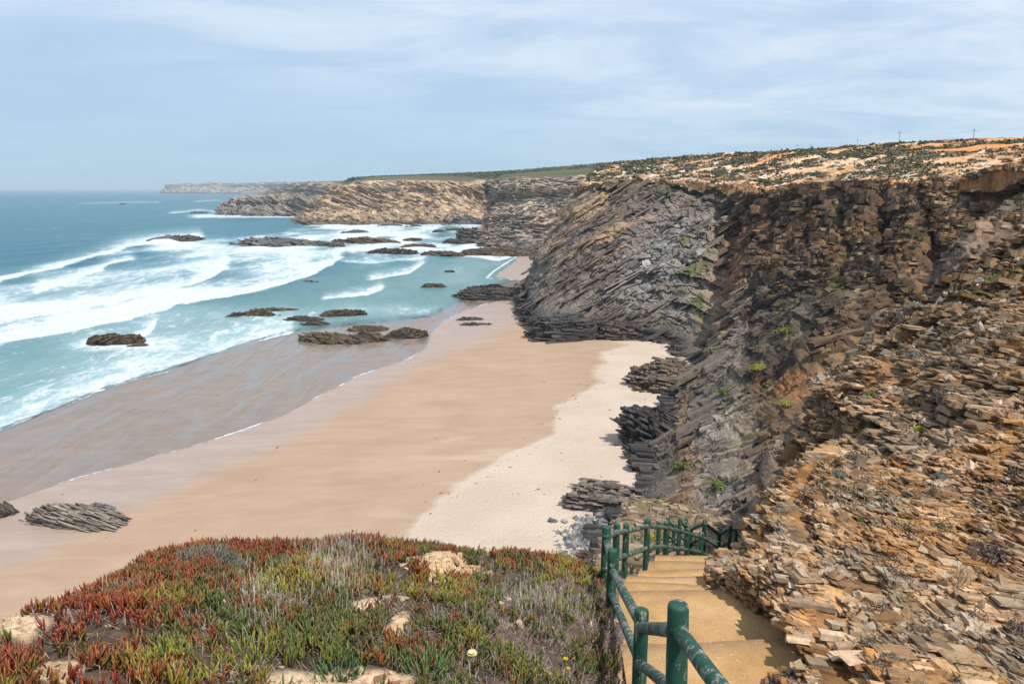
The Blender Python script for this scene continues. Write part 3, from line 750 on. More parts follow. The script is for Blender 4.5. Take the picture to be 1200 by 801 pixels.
    c = pal(np.clip(q1 * .45 + q2 * .35 + b1 * .25 - .02, 0, 1), TAN)
    c = mixc(c, pal(q2, OCHRE), sm(b0 + tone * .5, .55, .8) * .62)
    c = mixc(c, pal(q2 * .5 + q1 * .5, OCHRE), (1 - sm(np.hypot((px - 900) / 130, (py - 690) / 90), .5, 1.05)) * .62)
    c = mixc(c, pal(q4, [(0.52, .44, .34), (.38, .30, .21), (.62, .55, .46), (.28, .21, .15)]), loose * sm(tone, -.1, .3) * .75)
    c = mixc(c, (0.63, 0.56, 0.47), sm(q1 * q2 + t2 * .15, .60, .75) * .9)
    c = mixc(c, pal(q4, [(0.45, .38, .32), (.66, .58, .49), (.35, .30, .27)]), np.exp(-(((px - 1110) / 85) ** 2 + ((py - 710) / 45) ** 2)) * .75)
    c = mixc(c, (0.075, 0.055, 0.04), sm(fbm(X, .5, 4, 54), .0, .3) * .75)
    c = mixc(c, (0.085, 0.07, 0.055), sm(fbm(X, 1.6, 4, 57), .04, .3) * .6)
    c = mixc(c, (0.42, 0.235, 0.075), sm(fbm(X, 1.2, 4, 66), .0, .25) * .62)
    c = mixc(c, (0.045, 0.034, 0.026), sm(fbm(X, .9, 4, 67), .10, .3) * .75)
    c = mixc(c, (0.17, 0.17, 0.165), sm(q1 + t2 * .3, .86, .97) * .8)
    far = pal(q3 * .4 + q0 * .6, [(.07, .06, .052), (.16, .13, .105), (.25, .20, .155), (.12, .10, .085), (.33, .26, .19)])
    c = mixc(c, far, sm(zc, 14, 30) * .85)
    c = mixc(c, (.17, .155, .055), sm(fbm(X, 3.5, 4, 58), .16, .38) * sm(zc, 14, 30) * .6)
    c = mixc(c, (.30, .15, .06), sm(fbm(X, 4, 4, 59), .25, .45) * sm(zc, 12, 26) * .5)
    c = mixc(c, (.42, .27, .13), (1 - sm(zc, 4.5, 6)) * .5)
    c = np.clip(c * np.array([1.0, .86, .69]), .004, 1) ** 1.12 * 1.12
    Nb = gnormal_c(X)
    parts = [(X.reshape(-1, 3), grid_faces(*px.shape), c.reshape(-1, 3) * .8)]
    def part(mask, *a, **k):
        if mask.sum() > 50: parts.append(blocks(X[mask], c[mask], Nb[mask], *a, **k))
    seen = (px < 1330) & (py < 960)
    nr = seen & (zc < 14.5)
    T1 = [tuple(v * .92 for v in q) for q in TAN] + [(.62, .52, .38), (.16, .09, .045), (.42, .20, .06), (.07, .05, .035)]
    na, nc_ = fbm(X, 1.5, 3, 930), fbm(X, .8, 3, 931)
    part(nr & (na > -.12) & ((px > 935) | (py < 735)), nb, .025, .09, .34, .22, 911, keep=.38, out=.55, tilt=.03, jit=.20, warp=.16, wscale=3, cols=T1, colmix=.5, vary=.3)
    part(nr & (na > -.28), nb, .010, .045, .17, .11, 912, keep=.50, out=.9, tilt=.05, jit=.26, warp=.16, wscale=3, cols=T1, colmix=.45, vary=.35)
    part(nr & (na < -.04), np.array([.38, .05, .92]), .012, .05, .20, .11, 918, keep=.5, out=.7, tilt=.07, jit=.26, warp=.2, wscale=2, cols=T1, colmix=.45, vary=.35)
    part(nr & (nc_ > .05), n2v, .006, .026, .07, .05, 913, keep=.5, out=1.0, tilt=.18, jit=.35, warp=.2, wscale=2, cols=T1, colmix=.45, vary=.45)
    md = seen & (zc >= 13) & (zc < 30)
    MD = [(.05, .036, .026), (.17, .12, .075), (.30, .215, .135), (.09, .065, .045), (.40, .30, .20), (.26, .15, .065)]
    part(md & (na > -.1), nb, .04, .15, .55, .34, 914, keep=.42, out=.5, tilt=.05, jit=.22, warp=.3, wscale=5, cols=MD, colmix=.6, vary=.45)
    part(md, nb, .02, .08, .24, .17, 915, keep=.42, out=.9, tilt=.10, jit=.32, warp=.5, wscale=5, cols=MD, colmix=.6, vary=.5)
    fr = seen & (zc >= 27)
    part(fr & (na > .1), n3v, .08, .35, .9, .6, 916, keep=.4, out=.4, tilt=.05, jit=.2, warp=1, wscale=7, vary=.5)
    part(fr, n3v, .05, .2, .40, .3, 917, keep=.25, out=.9, tilt=.2, jit=.35, warp=1, wscale=7, vary=.55)
    me = merged('rock_outcrop', parts)
    new_obj('rock_outcrop', me, None, M_near, False, kind='structure')
    CL['outcrop'] = (X, N, None, np.stack(proj(X), -1), c)
build_outcrop()

# ------------------------------------------------------------------ bank behind the handrails, down to the gully
def build_bank():
    rows = [(704, 11.5, 712), (688, 14.0, 712), (674, 17, 712), (665, 21, 712), (655, 26, 714), (637, 33, 718), (620, 43, 726), (604, 54, 736), (588, 66, 744)]
    A = []
    for y, z, xl in rows:
        A.append([(xl - 14, y + 10, float(gz(y + 10, 0))), (xl - 6, y + 6, (z * float(gz(y + 6, 0))) ** .5)] + [(xl + (1000 - xl) * f, y + (6 if y > 665 else 0), z) for f in (0, .12, .25, .38, .52, .7, 1)])
    X, px, py = surf(A, [14, 20, 24, 26, 30, 34, 30, 24], [14, 14, 34, 34, 34, 34, 40, 40])
    N = gnormal_c(X)
    h, b, g_, q, _ = beds(X, np.array([0.2, 0.1, 0.95]), 0.3, 0.8, 61, 0.3, 3)
    X = X + N * (fbm(X, 3.5, 4, 62) * .5 + (h - .5) * .35 - g_ * .08)[..., None]
    t = fbm(X, 2.2, 4, 63)
    c = pal(np.clip(q * .6 + t * .4 + .2, 0, 1), [(.08, .06, .04), (.17, .125, .08), (.26, .19, .12), (.12, .095, .07)])
    c = mixc(c, (.10, .10, .04), sm(t, .08, .3) * .6)
    bk = blocks(X, c, N, np.array([.15, .1, .97]), .05, .28, .7, .5, 941, keep=.35, out=.6, tilt=.15, jit=.3, warp=.5, wscale=4, cols=[(.06, .045, .035), (.20, .14, .085), (.30, .215, .14), (.13, .105, .085)], colmix=.6, vary=.4)
    me = merged('bank', [(X.reshape(-1, 3), grid_faces(*px.shape), c.reshape(-1, 3)), bk])
    new_obj('bank', me, None, M_near, False, kind='structure')
    CL['bank'] = (X, N, None, np.stack(proj(X), -1), c)
build_bank()

# ------------------------------------------------------------------ distant headlands
def headland(name, cols, n, seed, amp, pals, tilt, bedt, grass=0.25, haz=None):
    A = np.array(cols, float)                       # [C][R][3]: base .. edge, top back
    A = np.transpose(A, (1, 0, 2))
    R, C = A.shape[:2]
    rc = [max(4, int(n * abs(A[i, :, 1] - A[i + 1, :, 1]).max())) for i in range(R - 1)]
    cc = [max(6, int(n * .8 * max(6, abs(A[:, j + 1, 0] - A[:, j, 0]).max()))) for j in range(C - 1)]
    X, px, py = surf(A, rc, cc)
    N = gnormal_c(X)
    V = np.concatenate([np.linspace(i, i + 1, k, endpoint=False) for i, k in enumerate(rc)] + [[R - 1.0]])[:, None] * np.ones_like(px)
    face = 1 - sm(V, R - 2.3, R - 1.9)
    h, b, g_, q, _ = beds(X, np.array(tilt), bedt, bedt * 4, seed, bedt * 3.5, bedt * 16)
    X = X + N * (face * (fbm(X * np.array([1, 1, .4]), amp * 8, 4, seed + 1) * amp * 1.0 + (ridged(X * np.array([1, 1, .5]), amp * 4.5, 4, seed + 7) - .6) * amp * 1.0 + (h - .5) * amp * .35 + (b - .5) * amp * .55 - g_ * amp * .12))[..., None]
    t = fbm(X, amp * 8, 4, seed + 3)
    c = pal(np.clip(b * .55 + q * .3 + t * .25 + .05, 0, 1), pals)
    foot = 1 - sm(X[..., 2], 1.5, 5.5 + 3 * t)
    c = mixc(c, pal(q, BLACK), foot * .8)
    gm = sm(V + t * .3, R - 2.05 - grass, R - 1.95 - grass)
    c = mixc(c, pal(np.clip(t * .7 + .5, 0, 1), [(.055, .06, .032), (.085, .085, .042), (.14, .12, .07)]), gm)
    Nb = gnormal_c(X)
    k = (face > .5) & (V > .5)
    bl = blocks(X[k], c[k], Nb[k], np.array(tilt), bedt * .15, bedt * .5, bedt * 3.2, bedt * 1.2, seed + 800, keep=.26, out=.05, tilt=.04, jit=.28, warp=bedt * 2.5, wscale=bedt * 22, cols=pals, colmix=.35, vary=.25)
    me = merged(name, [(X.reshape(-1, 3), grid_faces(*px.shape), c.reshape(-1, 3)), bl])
    new_obj(name, me, None, M_far, False, kind='structure')
    CL[name + str(seed)] = (X, N, V, np.stack(proj(X), -1), c)
WARM = [(.17, .13, .095), (.44, .31, .18), (.30, .23, .16), (.56, .41, .26), (.21, .17, .14), (.50, .33, .18), (.34, .28, .21)]
COOL = [(.19, .165, .145), (.38, .31, .245), (.28, .24, .205), (.50, .38, .27), (.24, .21, .185), (.52, .35, .21)]
gg = lambda x, y, z=0.3: (x, y, float(gz(y, z)))
und = lambda x, y: (x - 1, y + 5, float(gz(y, 0.3)))
# farthest coast
headland('distant_headland', [
    [(186, 228, 5200), (188, 224.2, 5200), (191, 219, 5250), (196, 216.5, 5300), (202, 216, 6000)],
    [(230, 228, 5000), (230, 225, 5000), (232, 219, 5100), (234, 215.5, 5200), (236, 215, 6000)],
    [(290, 229, 4600), (290, 225.4, 4600), (290, 219, 4700), (292, 215, 4800), (292, 214.3, 6000)],
    [(350, 229, 4200), (350, 226, 4200), (350, 219, 4300), (350, 214.0, 4400), (350, 213.2, 6000)],
    [(470, 229, 3800), (470, 226, 3800), (470, 219, 3900), (470, 213, 4000), (470, 212.2, 6000)]], 2.2, 101, 22, [(.20, .15, .11), (.33, .25, .18), (.26, .2, .15)], (0, 0, 1), 9, .15)
headland('distant_headland', [
    [(300, 240, 2000), (306, 233, 2000), (310, 229, 2020), (316, 226, 2050), (322, 227, 2200)],
    [(322, 240, 1850), (322, 234, 1850), (324, 226, 1900), (326, 219, 1950), (330, 217.5, 2400)],
    [(345, 241, 1750), (345, 236, 1750), (345, 226, 1800), (346, 217.0, 1850), (348, 214.5, 2600)],
    [(400, 241, 1600), (400, 237, 1600), (400, 226, 1650), (400, 214, 1700), (400, 211.8, 2600)],
    [(500, 241, 1500), (500, 238, 1500), (500, 226, 1550), (500, 213, 1600), (500, 210.8, 2600)]], 3.0, 103, 12, [(.15, .12, .10), (.28, .21, .15), (.36, .28, .2), (.2, .16, .12)], (.1, 0, 1), 6, .1)
# low rocky point
headland('rocky_point', [
    [und(254, 252), gg(254, 251), (257, 248, 960), (260, 246, 965), (266, 245, 1000)],
    [und(266, 252), gg(266, 251.5), (268, 243, 945), (272, 233, 955), (276, 231, 1040)],
    [und(290, 253), gg(290, 252.5), (290, 241, 930), (292, 231, 940), (294, 229.5, 1060)],
    [und(320, 253), gg(320, 252.5), (320, 241, 930), (320, 230.5, 940), (322, 229, 1060)],
    [und(336, 253), gg(336, 252.5), (336, 243, 920), (337, 236, 930), (338, 235, 1060)],
    [und(350, 253), gg(350, 252.5), (349, 242, 900), (349, 231, 910), (350, 229.5, 1060)],
    [und(372, 254), gg(372, 253.5), (372, 245, 880), (372, 238, 890), (373, 237, 1060)],
    [und(400, 256), gg(400, 255), (400, 246, 860), (400, 238, 870), (400, 237, 1060)]], 3.6, 105, 6.5, [(.10, .095, .09), (.24, .21, .18), (.40, .34, .27), (.16, .14, .125), (.34, .24, .15)], (.5, 0, .86), 3.2, -.6)
# main far headland with the folded beds
headland('headland', [
    [und(344, 260), gg(346, 259), (349, 256, 762), (352, 253, 766), (356, 250, 775), (362, 249, 800)],
    [und(362, 263), gg(362, 261.5), (364, 249, 758), (368, 241, 768), (373, 234, 780), (380, 232, 850)],
    [und(385, 263), gg(386, 262), (387, 246, 756), (390, 230, 768), (396, 220, 782), (404, 217, 900)],
    [und(410, 263), gg(410, 262.5), (412, 246, 752), (416, 228, 768), (424, 213, 786), (432, 208.5, 950)],
    [und(450, 264), gg(450, 262.5), (452, 246, 752), (456, 228, 772), (464, 212, 792), (470, 206.5, 1000)],
    [und(500, 264), gg(500, 262.5), (502, 246, 752), (504, 228, 775), (508, 212, 800), (514, 205, 1050)],
    [und(545, 264), gg(545, 262.5), (545, 247, 755), (546, 230, 785), (548, 212, 815), (552, 204.3, 1080)],
    [und(575, 264), gg(575, 261.5), (576, 247, 790), (577, 230, 825), (578, 211.5, 860), (580, 203.5, 1100)],
    [und(625, 264), gg(625, 262), (625, 247, 740), (625, 230, 770), (625, 211.5, 800), (625, 201.5, 1100)]], 2.6, 107, 6, WARM, (.38, .1, .92), 2.6, .0)
headland('headland', [
    [und(600, 272), gg(600, 271), (600, 255, 580), (598, 240, 590), (596, 225, 600), (596, 212, 610), (602, 204, 800)],
    [und(566, 284), gg(567, 282.5), (568, 276, 466), (574, 262, 474), (580, 238, 486), (583, 210, 498), (590, 204.5, 720)],
    [und(580, 294), gg(581, 290), (584, 281, 428), (590, 262, 440), (594, 236, 455), (598, 208.5, 470), (606, 203, 700)],
    [und(612, 303), gg(613, 298), (614, 281, 404), (618, 258, 418), (622, 234, 436), (626, 208, 452), (634, 201, 680)],
    [und(645, 309), gg(646, 303), (648, 281, 388), (650, 258, 402), (652, 234, 420), (656, 207.5, 436), (662, 199, 660)],
    [und(690, 314), gg(692, 308), (692, 281, 370), (692, 258, 385), (694, 234, 405), (698, 206.5, 420), (704, 196, 640)],
    [und(760, 314), gg(760, 308), (760, 281, 370), (760, 258, 380), (760, 234, 390), (760, 205, 410), (764, 188, 620)]], 3.0, 109, 4, COOL, (.12, .1, .98), 2.0, .05)
# wooded rise behind
headland('hillside', [
    [(396, 226, 900), (400, 216, 900), (405, 213, 950), (412, 211, 1000), (418, 210.5, 1100)],
    [(430, 226, 900), (430, 216, 900), (430, 211, 950), (432, 208, 1050), (434, 207.2, 1300)],
    [(520, 226, 900), (520, 216, 900), (520, 209, 980), (520, 204.8, 1150), (520, 203.6, 1500)],
    [(600, 226, 780), (600, 214, 780), (600, 207, 850), (600, 202, 950), (600, 200, 1300)],
    [(680, 226, 620), (680, 212, 620), (680, 203, 700), (680, 197, 800), (680, 193.5, 1100)],
    [(760, 226, 520), (760, 206, 520), (760, 197, 600), (760, 190.5, 700), (760, 187, 950)],
    [(860, 226, 420), (860, 198, 420), (860, 190, 500), (860, 184, 600), (860, 181, 800)],
    [(1000, 226, 400), (1000, 190, 400), (1000, 184, 460), (1000, 178, 520), (1000, 176, 700)]], 1.6, 111, 2.0, WARM, (0, 0, 1), 3, 3.2)

# ------------------------------------------------------------------ sandy knoll in front
KN = {}
def build_knoll():
    cx_ = [-420, -200, -60, 60, 150, 250, 400, 480, 560, 640, 700, 722, 738]
    cry = [860, 790, 748, 712, 680, 648, 644, 656, 660, 660, 676, 696, 730]
    crz = [4.6, 5.2, 5.8, 6.5, 7.3, 8.4, 9.3, 9.4, 9.7, 10.2, 10.7, 10.2, 9.6]
    z8 = [4.1, 4.2, 4.35, 4.5, 4.65, 4.85, 5.1, 5.3, 5.7, 6.3, 6.85, 7.2, 7.5]
    A = []
    for py, k in ((1700, .36), (1250, .5), (1000, .66), (890, .82)):
        A.append([(600 + (x - 600) * (1 + (1 - k) * .35), py, z * k) for x, z in zip(cx_, z8)])
    for t in (0, .25, .5, .75, 1.0):
        A.append([(x, 801 + (c - 801) * t, 1 / ((1 - t) / z + t / q)) for x, c, q, z in zip(cx_, cry, crz, z8)])
    A.append([(x, c + 8, q * 1.12) for x, c, q in zip(cx_, cry, crz)])
    A.append([(x, c + 60, q * 1.35) for x, c, q in zip(cx_, cry, crz)])
    A.append([(x, c + 330, q * 1.5) for x, c, q in zip(cx_, cry, crz)])
    A = np.array(A)
    # last column dives under the steps
    A[:, -1, 1] += 45; 
    rc = [6, 8, 12, 26, 28, 28, 28, 28, 16, 12, 10]
    cc = [16, 40, 50, 40, 44, 64, 36, 36, 36, 30, 14, 12]
    X, px, py = surf(A, rc, cc)
    N = gnormal_c(X)
    V = np.concatenate([np.linspace(i, i + 1, k, endpoint=False) for i, k in enumerate(rc)] + [[11.0]])[:, None] * np.ones_like(px)
    hum = fbm(X, 1.3, 4, 131)
    lump = .05 * fbm(X, .16, 3, 133)
    amt = sm(V, 2.5, 4) * .22 + .03
    # bare sandstone outcrop near the crest, small banks
    rockm = np.exp(-(((px - 525) / 42) ** 2 + ((py - 672) / 11) ** 2))
    h, b, g_, q, _ = beds(X, np.array([.1, 0, 1]), .10, .35, 135, .05, 1)
    X = X + N * (hum * amt + lump * .6 + rockm * (.16 + (h - .5) * .10 - g_ * .03))[..., None]
    bare = np.maximum.reduce([rockm * 1.2,
        np.exp(-(((px - 395) / 95) ** 2 + ((py - 796) / 17) ** 2)) * 1.15,
        np.exp(-(((px - 462) / 20) ** 2 + ((py - 738 - (px - 462) * -.5) / 14) ** 2)) * 1.0,
        np.exp(-(((px - 20) / 42) ** 2 + ((py - 737) / 17) ** 2)) * 1.1,
        np.exp(-(((px - 70) / 14) ** 2 + ((py - 724) / 7) ** 2)),
        np.exp(-(((px - 428) / 22) ** 2 + ((py - 712) / 10) ** 2)) * .8,
        sm(px, 716, 730), sm(fbm(X, .9, 3, 137), .34, .5) * .75])
    litter = pal(np.clip(fbm(X, .25, 3, 138) * .6 + .5, 0, 1), [(.045, .032, .024), (.09, .065, .045), (.17, .125, .085)])
    sand = pal(np.clip(fbm(X, .5, 3, 139) * .7 + .5, 0, 1), [(.42, .28, .15), (.54, .38, .23), (.62, .48, .33)])
    c = mixc(litter, sand, sm(bare, .3, .62))
    me = mesh_from('sandy_ground', X, [grid_faces(*px.shape)], c)
    new_obj('sandy_ground', me, None, M_soil, True, kind='structure')
    KN.update(X=X, N=N, px=px, py=py, V=V, bare=bare)
build_knoll()

# ------------------------------------------------------------------ steps
def build_steps():
    # (z, near y, far y, xl near, xr near, xl far, xr far) in world metres (y forward)
    def yw(zc, z): return (zc - (HC - z) * SP) / CP
    edges = [(28.3, -1.5), (28.0, 0.4), (27.6, 1.4), (27.25, 2.3), (26.85, 3.1), (26.5, 3.9), (26.15, 4.55), (25.85, 5.15),
             (25.55, yw(8.0, 25.55)), (25.3, yw(9.5, 25.3)), (25.0, yw(10.3, 25.0)), (24.6, yw(11.35, 24.6)), (24.0, yw(12.8, 24.0)), (23.3, yw(14.6, 23.3)),
             (22.8, 14.9), (22.2, 16.0), (21.6, 17.0), (21.0, 18.0), (20.4, 19.0), (19.8, 20.2), (19.2, 21.6)]
    xl = curve([(-2, .75), (3.5, 1.0), (6, 1.14), (7.2, 1.2), (9, 1.42), (10.5, 1.75), (12.5, 2.35), (14, 2.75), (17, 3.6), (20, 4.9), (22, 6.0)])
    wd = curve([(-2, 1.5), (6, 1.55), (8, 1.5), (9.3, 1.5), (10.5, 1.6), (13, 1.8), (22, 1.6)])
    xr = lambda y: xl(y) + wd(y)
    V = []; F = []; y0 = -3.0
    nx = 22
    rng = np.random.default_rng(3)
    for k, (z, y1) in enumerate(edges):
        ys = np.linspace(y0, y1, 10)
        ys = np.concatenate([ys, [y1 + .02]])
        rr = []
        sk = rng.uniform(-.06, .06)
        for j, y in enumerate(ys):
            for i in range(nx + 1):
                f = i / nx
                x = xl(y) - .12 + (xr(y) - xl(y) + .35) * f
                yy = y + sk * (f - .5) * (j / 9) + (.035 * math.sin(f * 5 + k * 2) if j >= 8 else 0)
                zz = z - .012 * abs(j >= 9) - (0.55 if j == 10 else 0)
                V.append((x, yy, zz))
        F.append(grid_faces(11, nx + 1) + (len(V) - 11 * (nx + 1)))
        y0 = y1 - .03
    V = np.array(V)
    top = fbm(V * np.array([1, 1, 0]), .5, 3, 151) * .012 + fbm(V * np.array([1, 1, 0]), .08, 2, 153) * .004
    V[:, 2] += top
    t = fbm(V, .8, 4, 152)
    c = pal(np.clip(t * .8 + .5, 0, 1), [(.40, .235, .10), (.46, .285, .13), (.52, .345, .18)])
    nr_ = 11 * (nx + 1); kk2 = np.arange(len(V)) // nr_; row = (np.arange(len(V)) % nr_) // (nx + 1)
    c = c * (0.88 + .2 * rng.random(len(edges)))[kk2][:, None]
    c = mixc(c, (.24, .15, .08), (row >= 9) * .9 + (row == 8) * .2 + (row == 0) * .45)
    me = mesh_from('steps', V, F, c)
    m = NT('trodden_sandy_steps'); co = m.coord('Object')
    a = m.noise(co, 3.5, 8, .6); b = m.noise(co, 40, 4, .7); sp = m.rng(m.noise(co, 26, 3, .5), .66, .72)
    k = m.math('MULTIPLY', m.rng(a, .25, .75, .82, 1.14, False), m.rng(b, .2, .8, .86, 1.14, False))
    kk = m.n.new('ShaderNodeCombineXYZ')
    for i in range(3): m.l.new(k, kk.inputs[i])
    col = m.mix(1.0, m.attr('Col', 'Color'), kk.outputs[0], 'MULTIPLY')
    col = m.mix(m.math('MULTIPLY', sp, .5), col, (.62, .52, .40))
    st2 = m.rng(m.noise(co, 5, 5, .7, 1.0), .58, .66)
    col = m.mix(m.math('MULTIPLY', st2, .35), col, (.30, .19, .10))
    m.done(m.pbr(col, .95, m.bump(m.math('ADD', a, m.math('MULTIPLY', b, .5)), .9, .04), .1))
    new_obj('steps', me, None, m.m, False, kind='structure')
    # pale flat stones set in the tread
    return xl, xr
STEP_L, STEP_R = build_steps()

# ------------------------------------------------------------------ loose stones
def frames(n, rng, tilt):
    """random right-handed frames whose z axis is n tilted by up to tilt"""
    m = len(n)
    z = unit(n + rng.normal(0, 1, (m, 3)) * np.asarray(tilt).reshape(-1, 1))
    a = unit(rng.normal(0, 1, (m, 3))); x = unit(np.cross(a, z)); y = np.cross(z, x)
    return x, y, z
def stones(name, pts, axes, size, cols, mat, rng, parent=None, **props):
    """pts (m,3), axes 3x(m,3), size (m,3), cols (m,3): one mesh of broken angular stones"""
    m = len(pts); x, y, z = axes
    b = BOX[None] * (1 + rng.uniform(-.32, .22, (m, 8, 3)))
    b = b * size[:, None, :]
    V = pts[:, None] + b[..., :1] * x[:, None] + b[..., 1:2] * y[:, None] + b[..., 2:] * z[:, None]
    F = (BOXF[None] + (np.arange(m) * 8)[:, None, None]).reshape(-1, 4)
    me = mesh_from(name, V, [F], np.repeat(cols, 8, 0))
    return new_obj(name, me, parent, mat, False, **props)
def pick(key, m, rng, cond):
    X, N, V, pr, c = CL[key]
    ok = np.argwhere(cond(pr[..., 0], pr[..., 1], pr[..., 2], V))
    q = ok[rng.integers(0, len(ok), m)]
    i, j = q[:, 0], q[:, 1]
    return X[i, j], N[i, j], pr[i, j], c[i, j]
def scatter_stones():
    rng = np.random.default_rng(11)
    # bedded slabs standing out of the near outcrop
    m = 3500
    p, n, pr, c = pick('outcrop', m, rng, lambda x, y, z, V: (z < 30) & (y < 900) & (z > 5) & (x < 1330))
    zc = pr[:, 2]; keep = fbm(p, 1.6, 3, 201) > -.25
    p, n, pr, c, zc = p[keep], n[keep], pr[keep], c[keep], zc[keep]; m = len(p)
    ax = frames(np.tile([[0.12, 0.02, 0.99]], (m, 1)), rng, .07)
    s = (0.035 + 0.20 * rng.random(m) ** 3.5) * (zc / 9) ** .7
    size = np.stack([s * rng.uniform(1.0, 2.1, m), s * rng.uniform(.8, 1.4, m), s * rng.uniform(.12, .38, m)], -1)
    t = rng.random(m)
    cc = pal(t, [(.14, .09, .055), (.30, .20, .11), (.44, .31, .18), (.56, .44, .31), (.36, .20, .08), (.20, .16, .13), (.62, .52, .40)])
    cc = (cc * .5 + c * .5) * rng.uniform(.55, 1.15, (m, 1))
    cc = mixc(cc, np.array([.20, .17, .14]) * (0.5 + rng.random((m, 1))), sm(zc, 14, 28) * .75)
    stones('broken_slabs', p - n * (s * .18)[:, None], ax, size, cc, M_near, rng, kind='stuff')
    # rubble lying on it
    m = 12000
    p, n, pr, c = pick('outcrop', m, rng, lambda x, y, z, V: (z < 60) & (y < 900) & (z > 5) & (x < 1330))
    keep = fbm(p, 1.5, 3, 203) > .0 - .15 * (pr[:, 2] > 14)
    p, n, pr, c = p[keep], n[keep], pr[keep], c[keep]; m = len(p); zc = pr[:, 2]
    s = (0.018 + 0.10 * rng.random(m) ** 4) * (zc / 9) ** .85
    size = np.stack([s * rng.uniform(.9, 1.9, m), s * rng.uniform(.7, 1.2, m), s * rng.uniform(.3, .8, m)], -1)
    cc = pal(rng.random(m), [(.17, .12, .08), (.44, .32, .20), (.60, .49, .36), (.30, .20, .11), (.68, .58, .46), (.40, .22, .09), (.22, .19, .16)])
    cc = (cc * .65 + c * .35) * rng.uniform(.6, 1.1, (m, 1))
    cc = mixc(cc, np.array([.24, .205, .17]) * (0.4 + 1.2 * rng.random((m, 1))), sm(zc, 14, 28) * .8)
    stones('scree', p + n * (s * .1)[:, None], frames(n, rng, .45), size, cc, M_near, rng, kind='stuff')
    # scree and blocks on the big face
    m = 11000
    p, n, pr, c = pick('cliff', m, rng, lambda x, y, z, V: (V > 1.0) & (V < 5.3) & (x > 690) & (x < 1240))
    w = sm(fbm(p, 7, 3, 205), -.1, .3) * sm(pr[:, 0] + pr[:, 1] * .5, 900, 1080)
    keep = rng.random(m) < w + .05
    p, n, pr, c = p[keep], n[keep], pr[keep], c[keep]; m = len(p); zc = pr[:, 2]
    s = (0.16 + 0.9 * rng.random(m) ** 4) * (zc / 100) ** .8
    size = np.stack([s * rng.uniform(.9, 1.8, m), s * rng.uniform(.7, 1.2, m), s * rng.uniform(.3, .8, m)], -1)
    cc = c * (0.5 + 0.9 * rng.random((m, 1)))
    stones('cliff_scree', p, frames(n, rng, .35), size, cc, M_cliff, rng, kind='stuff')
    # stones of the plateau rim
    m = 2600
    p, n, pr, c = pick('cliff', m, rng, lambda x, y, z, V: (V > 5.6) & (V < 7.4) & (x > 690) & (x < 1260))
    zc = pr[:, 2]; s = (0.15 + 0.6 * rng.random(m) ** 3) * (zc / 130)
    size = np.stack([s * rng.uniform(1, 2, m), s * rng.uniform(.7, 1.2, m), s * rng.uniform(.3, .7, m)], -1)
    cc = pal(rng.random(m), [(.30, .22, .15), (.56, .47, .38), (.66, .57, .48), (.45, .27, .13)])
    stones('plateau_stones', p, frames(n, rng, .2), size, cc, M_cliff, rng, kind='stuff')
    # pebbles and boulders of the beach foot
    q = rng.normal(0, 1, (1500, 2)) * np.array([24, 15]) + np.array([700, 628])
    q = q[(q[:, 0] + q[:, 1] * 1.1 > 1345 + rng.normal(0, 8, len(q))) & (q[:, 0] < 760)]
    p = G(q[:, 0], q[:, 1], 1.9); m = len(p); s = 0.10 + .45 * rng.random(m) ** 3
    cc = pal(rng.random(m), [(.09, .09, .10), (.19, .19, .20), (.28, .27, .26), (.14, .13, .12)])
    p[:, 2] = beach_z(coast_dist(p[:, :2])) + .02
    size = np.stack([s * 1.3, s, s * .6], -1)
    size = np.stack([s * 1.1, s, s * .8], -1)
    stones('pebbles', p, frames(np.tile([[0, 0, 1.0]], (m, 1)), rng, .8), size, cc, M_cliff, rng, kind='stuff')
scatter_stones()
def beach_litter():
    rng = np.random.default_rng(71)
    q = np.concatenate([np.stack([rng.uniform(480, 770, 260), rng.uniform(405, 650, 260)], -1), np.stack([rng.uniform(0, 560, 120), rng.uniform(420, 640, 120)], -1)])
    line = np.stack([np.interp(np.linspace(0, 1, 160), [0, .3, .6, 1], [500, 590, 650, 735]) + rng.normal(0, 5, 160), np.interp(np.linspace(0, 1, 160), [0, .3, .6, 1], [606, 548, 485, 425]) + rng.normal(0, 4, 160)], -1)
    q = np.concatenate([q, line]); p = G(q[:, 0], q[:, 1], 1.0); d = coast_dist(p[:, :2]); p[:, 2] = beach_z(d) + .01
    k = d > 1; p = p[k]; m = len(p); s = .04 + .22 * rng.random(m) ** 4
    size = np.stack([s * rng.uniform(1, 3, m), s, s * .4], -1)
    size = size * .7
    stones('beach_litter', p, frames(np.tile([[0, 0, 1.0]], (m, 1)), rng, .2), size, pal(rng.random(m), [(.05, .04, .03), (.16, .11, .07), (.09, .08, .07)]), M_searock, rng, kind='stuff')
beach_litter()

